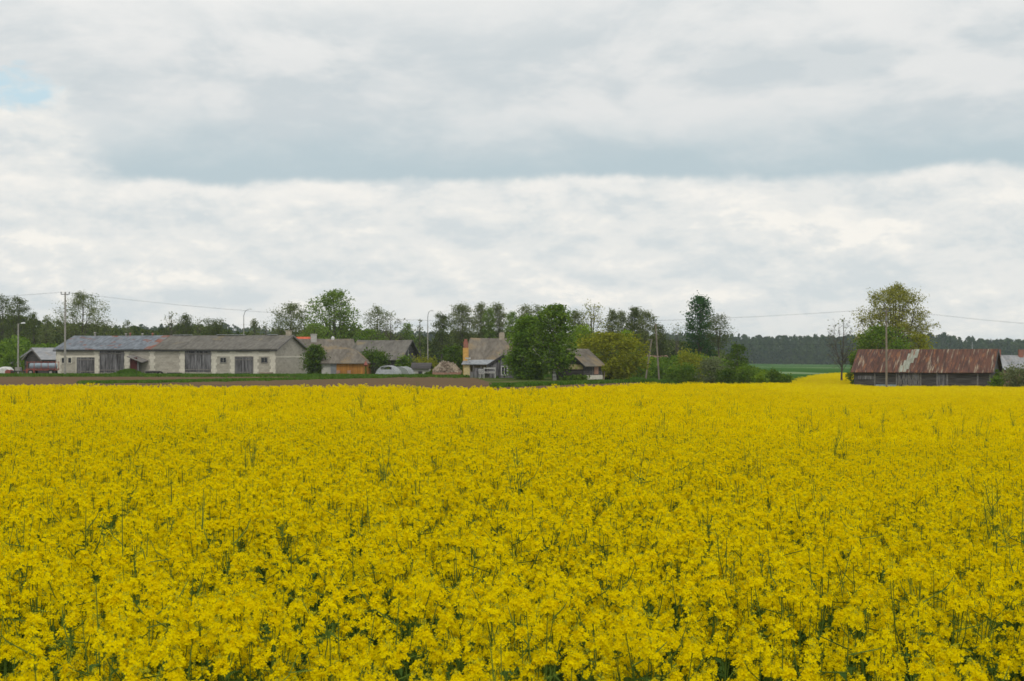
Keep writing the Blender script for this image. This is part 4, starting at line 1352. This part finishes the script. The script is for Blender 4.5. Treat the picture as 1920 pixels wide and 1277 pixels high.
# ---- low outbuilding, block and orange boards
b = Bld('low_outbuilding', 'low outbuilding, half pale block and half orange boards, under a hipped grey roof', 'outbuilding', 603, 176.4, 682, 176, 5.0)
mb = MB(); hw = 1.5; L = b.L; mid = b.lx(631)
mb.box(0, mid - .002, 0, 5.0, 0, hw); mb.build('block_wall', M['plaster'], b.root)
mb = MB(); mb.box(mid + .002, L, -.02, 4.98, 0, hw); mb.build('board_wall', M['orange_wood'], b.root)
mb = MB()
v = [(-.15, -.35, hw - .12), (L + .15, -.35, hw - .12), (L + .15, 5.3, hw - .12), (-.15, 5.3, hw - .12), (.3, 2.5, 3.0), (L - 1.5, 2.5, 3.0)]
v += [(x, y, z + .09) for x, y, z in v]
mb.add(v, [(6, 7, 11, 10), (7, 8, 11), (8, 9, 10, 11), (9, 6, 10), (0, 4, 5, 1), (1, 5, 2), (2, 5, 4, 3), (3, 4, 0), (0, 1, 7, 6), (1, 2, 8, 7), (2, 3, 9, 8), (3, 0, 6, 9)])
mb.build('roof', M['asbestos_brown'], b.root)
for px in (637, 657):
    mb = MB(); x = b.lx(px); mb.box(x - .25, x + .12, -.55, -.30, .02, .62)
    mb.build('planter', M['pinkwall'], b.root)
mb = MB(); x = b.lx(625); mb.box(x - .3, x + .35, -.06, -.003, .03, 1.35); mb.build('door', M['steel'], b.root)
g = ground_at(686, 174)
root = thing('closed_parasol', g, 0, 'closed red-topped parasol on a green stand by the orange board wall', 'parasol')
mb = MB(); mb.tube([(0, 0, 0), (0, 0, 1.1)], [.1, .07], 8); mb.build('stand', M['shrub_dark'], root)
mb = MB(); mb.tube([(0, 0, 1.05), (0, 0, 1.25), (0, 0, 1.75)], [.06, .26, .03], 10); mb.build('canopy', M['red'], root)
# ---- second barn with visible dark gable
b = Bld('grey_gabled_barn', 'grey-roofed barn with a dark board gable facing right, behind the dark bush', 'barn', 655, 187.5, 750, 186, 8)
b.walls(1.95, 4.2, M['oldwood2']); b.roof(1.95, 4.2, M['asbestos'], ov=.35, eave=.35, sag=.04, rng=np.random.default_rng(6)); b.bargeboard(1.95, 4.2, M['dark'], 1, ov=.35, eave=.35)
mb = MB(); mb.box(b.L + .01, b.L + .06, 3.2, 3.32, .1, 3.4); mb.build('white_post', M['white'], b.root)

# ---- polytunnel
g = ground_at(724, 171)


def tunnel(label, px, d, r, L, rz, opening):
    g = ground_at(px, d)
    root = thing('greenhouse_tunnel', g, rz, label, 'greenhouse', 'plastic greenhouses by the yard')
    N = 12
    fm = MB()
    for j in range(4):
        for i in range(N):
            a0, a1 = math.pi * i / N, math.pi * (i + 1) / N
            y0, y1 = L * j / 4, L * (j + 1) / 4
            fm.quads([[(-r * math.cos(a0), y0, r * math.sin(a0) * .95), (-r * math.cos(a1), y0, r * math.sin(a1) * .95), (-r * math.cos(a1), y1, r * math.sin(a1) * .95), (-r * math.cos(a0), y1, r * math.sin(a0) * .95)]])
    fm.build('film_cover', M['film'], root, smooth=True)
    for j in range(4):
        h = MB(); y = L * j / 3
        h.tube([(-(r + .01) * math.cos(math.pi * i / N), y, (r + .01) * math.sin(math.pi * i / N) * .95) for i in range(N + 1)], [.03] * (N + 1), 5)
        h.build('hoop', M['paletin'], root, smooth=True)
    e = MB()
    for i in range(N):
        a0, a1 = math.pi * i / N, math.pi * (i + 1) / N
        x0, x1 = -r * math.cos(a0), -r * math.cos(a1)
        z0, z1 = r * math.sin(a0) * .95, r * math.sin(a1) * .95
        if opening and 4 <= i <= 7:
            e.quads([[(x0, 0, 0), (x1, 0, 0), (x1, 0, .62 * r), (x0, 0, .62 * r)], [(x0, 0, .86 * r), (x1, 0, .86 * r), (x1, 0, max(z1, .87 * r)), (x0, 0, max(z0, .87 * r))]])
        else:
            e.quads([[(x0, 0, 0), (x1, 0, 0), (x1, 0, z1), (x0, 0, z0)]])
    e.build('end_panel', M['film'] if not opening else M['paletin'], root)
    return root


tunnel('plastic greenhouse tunnel with an open vent slot in its grey end, left of the pair', 724, 170, 1.25, 2.0, -.2, True)
tunnel('clear plastic greenhouse tunnel with visible hoops, right of the pair', 750, 173, 1.1, 1.8, -.3, False)

# ---- low shed + grey wall
b = Bld('low_block_shed', 'low dark-roofed shed with a pale wall right of the plastic greenhouses', 'shed', 774, 177, 804, 177, 4)
b.walls(.85, 1.4, M['plaster']); b.roof(.85, 1.4, M['oldwood2'])
b.window(785, 791, 697, 704, M['frame_wood'], 0)
# ---- firewood heap
g = ground_at(838, 166)
rg2 = np.random.default_rng(9)
mb = MB()
mb.box(-1.55, 1.55, -.5, .5, 0, .5)
root = tag(mb.build('log_crate', M['pinkwall']), 'low pinkish grey crate carrying the heap of firewood', 'crate'); root.location = g
mb = MB()
n = 520
ang = rg2.uniform(0, 6.28, n); rad = np.sqrt(rg2.uniform(0, 1, n))
for k in range(n):
    x = 1.5 * rad[k] * math.cos(ang[k]); y = .45 * rad[k] * math.sin(ang[k])
    z = .55 + 1.1 * (1 - rad[k] ** 2.2) * rg2.uniform(.3, 1)
    a = rg2.normal(0, 1, 3); a /= np.linalg.norm(a)
    L_ = .2
    mb.tube([(x - a[0] * L_, y - a[1] * L_, z - a[2] * L_), (x + a[0] * L_, y + a[1] * L_, z + a[2] * L_)], [.085, .09], 4)
o = mb.build('firewood_heap', M['log_end']); o.location = g
tag(o, 'big heap of split firewood between the lamp post and the yellow house', 'firewood', kind='stuff')

# ---- yellow farmhouse
b = Bld('farmhouse', 'farmhouse with a steep brown-grey roof, beige chimney and yellow wall in the centre', 'house', 872, 165, 990, 164, 8)
b.walls(1.9, 4.2, M['cream']); b.roof(1.9, 4.2, M['asbestos_brown'], ov=.15, eave=.3, sag=.05, rng=np.random.default_rng(7))
x = b.lx(941, 4)
mb = MB(); mb.box(x - .27, x + .27, 3.7, 4.3, 3.9, 4.8); mb.box(x - .2, x + .2, 3.75, 4.25, 4.802, 4.88); mb.build('chimney', M['beige'], b.root)
mb = MB(); x0, x1 = b.lx(868, -.5), b.lx(877, -.5); mb.box(x0, x1, -.5, .1, 0, 3.15); o_ = mb.build('chimney', M['ochre'], b.root)
mb = MB(); mb.box(x0 + .05, x1 - .05, -.45, .05, 3.15, 3.85); mb.box(x0 + .12, x1 - .12, -.38, -.02, 3.85, 4.1); mb.build('chimney_stack', M['brickred'], o_)
mb = MB(); xa, xb = b.lx(866, -1.5), b.lx(926, -1.5)
mb.add([(xa, -1.8, 1.35), (xb, -1.8, 1.35), (xb, 0.05, 1.85), (xa, 0.05, 1.85), (xa, -1.8, 1.42), (xb, -1.8, 1.42), (xb, 0.05, 1.92), (xa, 0.05, 1.92)],
       [(0, 3, 2, 1), (4, 5, 6, 7), (0, 1, 5, 4), (1, 2, 6, 5), (2, 3, 7, 6), (3, 0, 4, 7)])
mb.build('porch_roof', M['porch_tin'], b.root)
mb = MB(); mb.box(xa + .2, b.lx(881, -1.5), -1.55, -.01, 0, 1.32); mb.build('yellow_wall', M['cream'], b.root)
mb = MB(); mb.box(b.lx(886, -1.5), xb, -1.5, -1.42, 0, 1.0); mb.build('porch_wall', M['oldwood'], b.root)
for px in (888, 902, 914):
    mb = MB(); x = b.lx(px, -1.6); mb.box(x - .05, x + .05, -1.65, -1.55, 0, 1.36); mb.build('porch_post', M['frame_wood'], b.root)
mb = MB(); x = b.lx(877, -1.5); mb.tube([(x, -1.3, 1.95), (x, -1.3, 2.12)], [.28, .3], 12); mb.box(x - .05, x + .05, -1.35, -1.25, 1.5, 1.96); mb.build('satellite_dish', M['white'], b.root)
# ---- porch gable shed in front
b = Bld('gabled_shed', 'small dark grey gabled shed with a white window in front of the farmhouse', 'shed', 917, 158.5, 972, 158, 4)
b.walls(1.4, 2.35, M['oldwood'], 'y'); b.roof(1.4, 2.35, M['asbestos'], 'y', ov=.15, eave=.25); b.bargeboard(1.4, 2.35, M['dark'], 0, ridge='y', ov=.15, eave=.25)
b.window(941, 950.5, 688, 702.5, M['white'], 1)
# ---- yard bits
b = Bld('board_fence', 'grey weathered board fence low in front of the farmhouse porch', 'fence', 882, 157.5, 916, 157.2, .05)
for k in range(4):
    x = b.L * k / 3; mb = MB(); mb.box(x - .04, x + .04, .0, .06, 0, .75); mb.build('post', M['frame_wood'], b.root)
mb = MB()
for k in range(14):
    x = b.L * k / 14; mb.box(x + .01, x + b.L / 14 - .015, -.03, -.002, .04, .62 + .03 * (k % 3))
mb.build('board_panel', M['oldwood'], b.root)
g = ground_at(903, 156)
root = thing('garden_chair', g, .3, 'white garden chair standing before the grey board fence', 'chair')
mb = MB(); mb.box(-.24, .24, -.22, .22, .42, .46); mb.build('seat', M['plaster'], root)
mb = MB()
for x in (-.2, -.07, .07, .2): mb.bar((x, .22, .45), (x, .3, .9), .025)
mb.bar((-.22, .3, .9), (.22, .3, .9), .03); mb.build('backrest', M['white'], root)
for x in (-.2, .2):
    for y in (-.18, .18): mb = MB(); mb.bar((x, y, 0), (x * .95, y, .42), .025); mb.build('leg', M['white'], root)
g = ground_at(918, 157)
root = thing('window_bench', g, 0, 'white-framed bench swing beside the gabled shed', 'bench')
mb = MB(); mb.box(-.55, .55, -.2, .2, .5, .55); mb.build('seat', M['plaster'], root)
mb = MB(); mb.box(-.6, .6, .2, .24, .98, 1.06); mb.box(-.6, .6, .2, .24, .6, .66); mb.build('backrest', M['white'], root)
for x in (-.57, .57): mb = MB(); mb.box(x - .03, x + .03, -.2, .24, 0, 1.1); mb.build('side_frame', M['white'], root)

# ---- dark wooden shed, centre right
b = Bld('wooden_shed', 'dark wooden shed with a brown sloping roof and pale band, right of the birch', 'shed', 1040, 151.5, 1094, 149.5, 4.2)
b.root.rotation_euler.z = b.th = -.52
b.o = Vector((U(1094) * 149.5, 149.5)) - Vector((math.cos(b.th), math.sin(b.th))) * 3.5
b.L = 3.5
b.z0 = tz(b.o.x, b.o.y) - .03
b.root.location = (b.o.x, b.o.y, b.z0)
b.walls(1.5, 2.95, M['oldwood2'], 'y'); b.roof(1.5, 2.95, M['asbestos_brown'], 'y', ov=.25, eave=.3); b.bargeboard(1.5, 2.95, M['dark'], 0, ridge='y', ov=.25, eave=.3)
mb = MB(); mb.box(.15, 3.45, -.04, -.003, 1.02, 1.48); mb.build('pale_band', M['cream'], b.root)
mb = MB(); mb.box(b.L + .003, b.L + .06, .05, 4.1, 0, .42); mb.build('plinth', M['quoin'], b.root)
mb = MB(); mb.box(b.L + .003, b.L + .04, 2.3, 3.2, .5, 1.3); mb.build('brick_patch', M['pinkwall'], b.root)
mb = MB(); mb.box(b.L + .003, b.L + .05, 1.9, 1.98, .42, 1.4); mb.box(b.L + .003, b.L + .05, 3.9, 3.98, .42, 1.4); mb.build('door_frame', M['frame_wood'], b.root)

# ---- pinkish roof behind shrubs
b = Bld('pink_roofed_house', 'house with a faded pinkish roof behind the leaning poles', 'house', 1216, 234, 1252, 234, 6)
b.walls(2.0, 3.0, M['plaster']); b.roof(2.0, 3.0, M['pinkwall'])

# ---- rusty barn
b = Bld('rusty_barn', 'long dark board barn with a rust-streaked tin roof on the right', 'barn', 1601, 166, 1858, 160, 7)
hw, hr = 2.75, 5.0
b.z0 = -2.05; b.root.location.z = b.z0
b.walls(hw, hr, M['oldwood2'])
b.roof(hw, hr, M['rust'], ov=.3, eave=.35, seg=30, sag=.03, rng=np.random.default_rng(8))
# one newer pale sheet row
mb = MB()
sl = (hr - hw) / 3.5
for k, (a_, c_, t0, t1) in enumerate([(1692, 1696, .0, .28), (1696, 1700, 0, .5), (1700, 1705, .0, .8), (1705, 1709, .12, .97), (1709, 1714, .4, 1.0), (1714, 1719, .62, 1.0)]):
    xa, xb = b.lx(a_, 1.7), b.lx(c_, 1.7) - .01
    ya, yb = -.36 + 3.8 * t0, -.36 + 3.8 * t1
    za, zb = hw + sl * ya + .1, hw + sl * yb + .1
    mb.add([(xa, ya, za), (xb, ya, za), (xb, yb, zb), (xa, yb, zb), (xa, ya, za + .02), (xb, ya, za + .02), (xb, yb, zb + .02), (xa, yb, zb + .02)],
           [(0, 3, 2, 1), (4, 5, 6, 7), (0, 1, 5, 4), (1, 2, 6, 5), (2, 3, 7, 6), (3, 0, 4, 7)])
tag(mb.build('replacement_sheet', M['tin_pale'], b.root), 'pale green replacement tin sheets')
b.bargeboard(hw, hr, M['dark'], 1, ov=.32, eave=.35)
mb = MB(); mb.box(b.lx(1683), b.lx(1723), -.05, -.003, .1, hw - .25)
d_ = mb.build('barn_door', M['oldwood'], b.root)
mb = MB()
xx = [b.lx(1685 + 9.4 * k) for k in range(5)]
for k in range(4):
    mb.bar((xx[k], -.09, .75), (xx[k + 1], -.09, hw - .4), .05); mb.bar((xx[k + 1], -.09, .75), (xx[k], -.09, hw - .4), .05)
for x in xx: mb.box(x - .05, x + .05, -.085, -.051, .1, hw - .3)
mb.build('cross_brace', M['frame_wood'], d_)
for px in (1640, 1681, 1726, 1757, 1776, 1833, 1856):
    mb = MB(); x = b.lx(px); mb.box(x - .07, x + .07, -.07, -.003, 0, hw - .3)
    mb.build('wall_post', M['frame_wood'], b.root)
mb = MB(); mb.box(b.lx(1603), b.lx(1638), -.055, -.003, hw - .95, hw - .55); mb.build('patch_boards', M['oldwood'], b.root)
mb = MB(); mb.box(b.lx(1758), b.lx(1774), -.05, -.003, .5, hw - .4); mb.build('patch_boards', M['oldwood'], b.root)
mb = MB(); mb.box(b.lx(1642), b.lx(1680), -.12, -.003, .95, 1.25); mb.build('pale_beam', M['blue_pale'], b.root)
# antenna behind barn
g = ground_at(1823, 176)
root = thing('antenna_mast', g, 0, 'thin pale mast rising behind the rusty barn roof', 'mast')
mb = MB(); mb.tube([(0, 0, 0), (0, 0, CZ - g.z + (668 - 641) / F * 176)], [.04, .025], 6); mb.build('pole', M['paletin'], root)
mb = MB(); mb.bar((-.25, 0, 5.6), (.25, 0, 5.6), .012); mb.build('aerial', M['paletin'], root)
# ---- pale grey roofed house at right edge
b = Bld('grey_roofed_house', 'house with a pale grey ribbed roof and red brick chimneys at the right edge', 'house', 1866, 186, 1960, 186, 7)
b.walls(2.75, 4.35, M['pinkwall']); b.roof(2.75, 4.35, M['greytin'])
for px in (1876, 1919):
    x = b.lx(px, 2.2); mb = MB(); mb.box(x - .27, x + .27, 2.9, 3.4, 3.6, 5.05); mb.box(x - .31, x + .31, 2.86, 3.44, 5.05, 5.13); mb.build('chimney', M['brickred'], b.root)


# ------------------------------------------------------------------ poles, lamps, wires
def pole_top(px, d, top):
    g = ground_at(px, d)
    return g, CZ + (HOR - top) / F * d - g.z


g, H = pole_top(122, 172, 549)
root = thing('power_pole', g, 0, 'tall power pole with a three-pronged top in front of the stone barn', 'power pole')
mb = MB(); mb.tube([(0, 0, -.2), (0, 0, H)], [.125, .08], 8); mb.build('pole', M['concrete'], root)
mb = MB(); mb.box(-.48, .48, -.045, .045, H - .22, H - .12); mb.build('crossarm', M['steel'], root)
PL = []
for x in (-.46, 0, .46):
    q = MB(); q.tube([(x, 0, H - .12), (x, 0, H + .02), (x, 0, H + .1)], [.03, .05, .05], 8); q.build('insulator', M['dark'], root)
    PL.append(g + Vector((x, 0, H + .1)))
g, H = pole_top(1662, 150, 579)
root = thing('power_pole', g, 0, 'wooden power pole standing in the rapeseed before the rusty barn', 'power pole')
mb = MB(); mb.tube([(0, 0, -.2), (0, 0, H)], [.11, .075], 8); mb.build('pole', M['pole_wood'], root)
mb = MB(); mb.box(-.35, .35, -.04, .04, H - .28, H - .2); mb.box(-.08, .08, -.12, .12, H - 1.2, H - .75); mb.build('crossarm', M['steel'], root)
PR = []
for x in (-.32, 0, .32):
    q = MB(); q.tube([(x, 0, H - .2), (x, 0, H - .05), (x, 0, H + .04)], [.03, .05, .04], 8); q.build('insulator', M['dark'], root)
    PR.append(g + Vector((x, 0, H + .04)))
# A-shaped pair of poles
g = ground_at(1223, 172)
root = thing('leaning_pole_pair', g, 0, 'two old poles leaning together in an A in front of the shrubs', 'pole')
for (a_, ta, c_, tb_) in ((1210, 716, 1222, 636), (1236, 718, 1229, 606)):
    p0 = ground_at(a_, 172) - g; p1 = at(c_, tb_, 172) - g
    mb = MB(); mb.tube([p0 - Vector((0, 0, .1)), p1], [.105, .075], 8); mb.build('pole', M['pole_wood'], root)
mb = MB(); p1 = at(1220, 637, 172) - g; mb.box(p1.x - .3, p1.x + .2, -.06, .06, p1.z - .03, p1.z + .04); mb.build('crossarm', M['frame_wood'], root)


def lamp(label, px, d, top, side, reach, kind, wood=False):
    g, H = pole_top(px, d, top)
    root = thing('street_lamp', g, 0, label, 'street lamp', 'street lamps of the village road')
    if kind == 'curve':
        mb = MB(); mb.tube([(0, 0, -.2), (0, 0, H * .78)], [.095, .06], 8); mb.build('pole', M['concrete'], root)
        mb = MB(); mb.tube([(0, 0, H * .78), (0, 0, H * .9), (reach * .25, 0, H * .965), (reach * .6, 0, H * .99), (reach, 0, H)], [.05, .045, .04, .035, .03], 6)
        mb.build('arm', M['steel'], root)
    else:
        mb = MB(); mb.tube([(0, 0, -.2), (0, 0, H - .05)], [.12, .08], 8); mb.build('pole', M['concrete'], root)
        mb = MB(); mb.tube([(0, 0, H - .2), (reach * .5, 0, H - .05), (reach, 0, H)], [.035, .03, .03], 6); mb.build('arm', M['steel'], root)
    mb = MB(); x = reach
    mb.add([(x - .1, -.1, H - .06), (x + .42, -.14, H - .03), (x + .42, .14, H - .03), (x - .1, .1, H - .06), (x - .05, -.07, H + .08), (x + .32, -.09, H + .13), (x + .32, .09, H + .13), (x - .05, .07, H + .08)],
           [(0, 3, 2, 1), (4, 5, 6, 7), (0, 1, 5, 4), (1, 2, 6, 5), (2, 3, 7, 6), (3, 0, 4, 7)])
    mb.build('lamp_head', M['lamp'], root)
    return g, H


lamp('short grey street lamp left of the tall trident pole', 34, 190, 606, 1, .45, 'straight')
LA = lamp('curved street lamp rising behind the middle of the stone barn roof', 457, 208, 580, 1, .7, 'curve')
LB = lamp('tall slim street lamp between the grey barn and the firewood heap', 802, 185, 583, 1, .3, 'curve')


def wires(name, label, ends, sags, r=.005):
    for (a_, c_), sag in zip(ends, sags):
        P = []
        for k in range(41):
            t = k / 40
            p = Vector(a_) * (1 - t) + Vector(c_) * t
            p.z -= sag * 4 * t * (1 - t)
            P.append(p)
        mb = MB(); mb.tube(P, [r] * 41, 4, 0, False)
        o = mb.build(name, M['dark'])
        tag(o, label, 'wire', label + ' group')


wires('power_wire', 'power wire sagging across the sky between the trident pole and the pole in the rapeseed', list(zip(PL, PR)), (2.2, 2.3, 2.25))
wires('power_wire', 'power wire running from the trident pole out of the picture to the left', [(p, at(-700, 560, 190) + Vector((k * .4, 0, 0))) for k, p in enumerate(PL)], (.9, .9, .9))
wires('power_wire', 'power wire running from the rapeseed pole out of the picture to the right', [(p, at(2700, 575, 185) + Vector((k * .4, 0, 0))) for k, p in enumerate(PR)], (2.4, 2.4, 2.4))
ga, Ha = LA; gb, Hb = LB
wires('lighting_wire', 'thin lighting wire strung between the two curved street lamps', [(ga + Vector((0, 0, Ha * .76)), gb + Vector((0, 0, Hb * .78)))], (.4,), .007)
wires('lighting_wire', 'thin lighting wire from the curved lamp behind the barn to the left edge', [(ga + Vector((0, 0, Ha * .76)), at(-300, 612, 200))], (.8,), .007)
wires('village_wire', 'pale low wire crossing in front of the woods right of the tall slim lamp', [(gb + Vector((0, 0, Hb * .5)), at(1222, 637, 172))], (.25,), .008)
wires('village_wire', 'pale low wire crossing the far forest right of the leaning poles', [(at(1229, 636, 172), at(1680, 640, 176))], (.5,), .008)
wires('village_wire', 'pale wire crossing the dark wood at the left edge', [(at(-200, 628, 186), at(122, 629, 172))], (.1,), .008)

# ------------------------------------------------------------------ haze
mb = MB(); mb.box(-700, 700, -20, 1210, -5.5, 22)
hm, t = newmat('haze_air')
pv = t.n('ShaderNodeVolumePrincipled')
pv.inputs['Color'].default_value = (0.80, 0.90, 1.0, 1)
pv.inputs['Density'].default_value = 0.00016
pv.inputs['Anisotropy'].default_value = 0.2
o_ = t.n('ShaderNodeOutputMaterial'); t.nt.links.new(pv.outputs[0], o_.inputs['Volume'])
hz = mb.build('haze', hm)
tag(hz, kind='stuff')
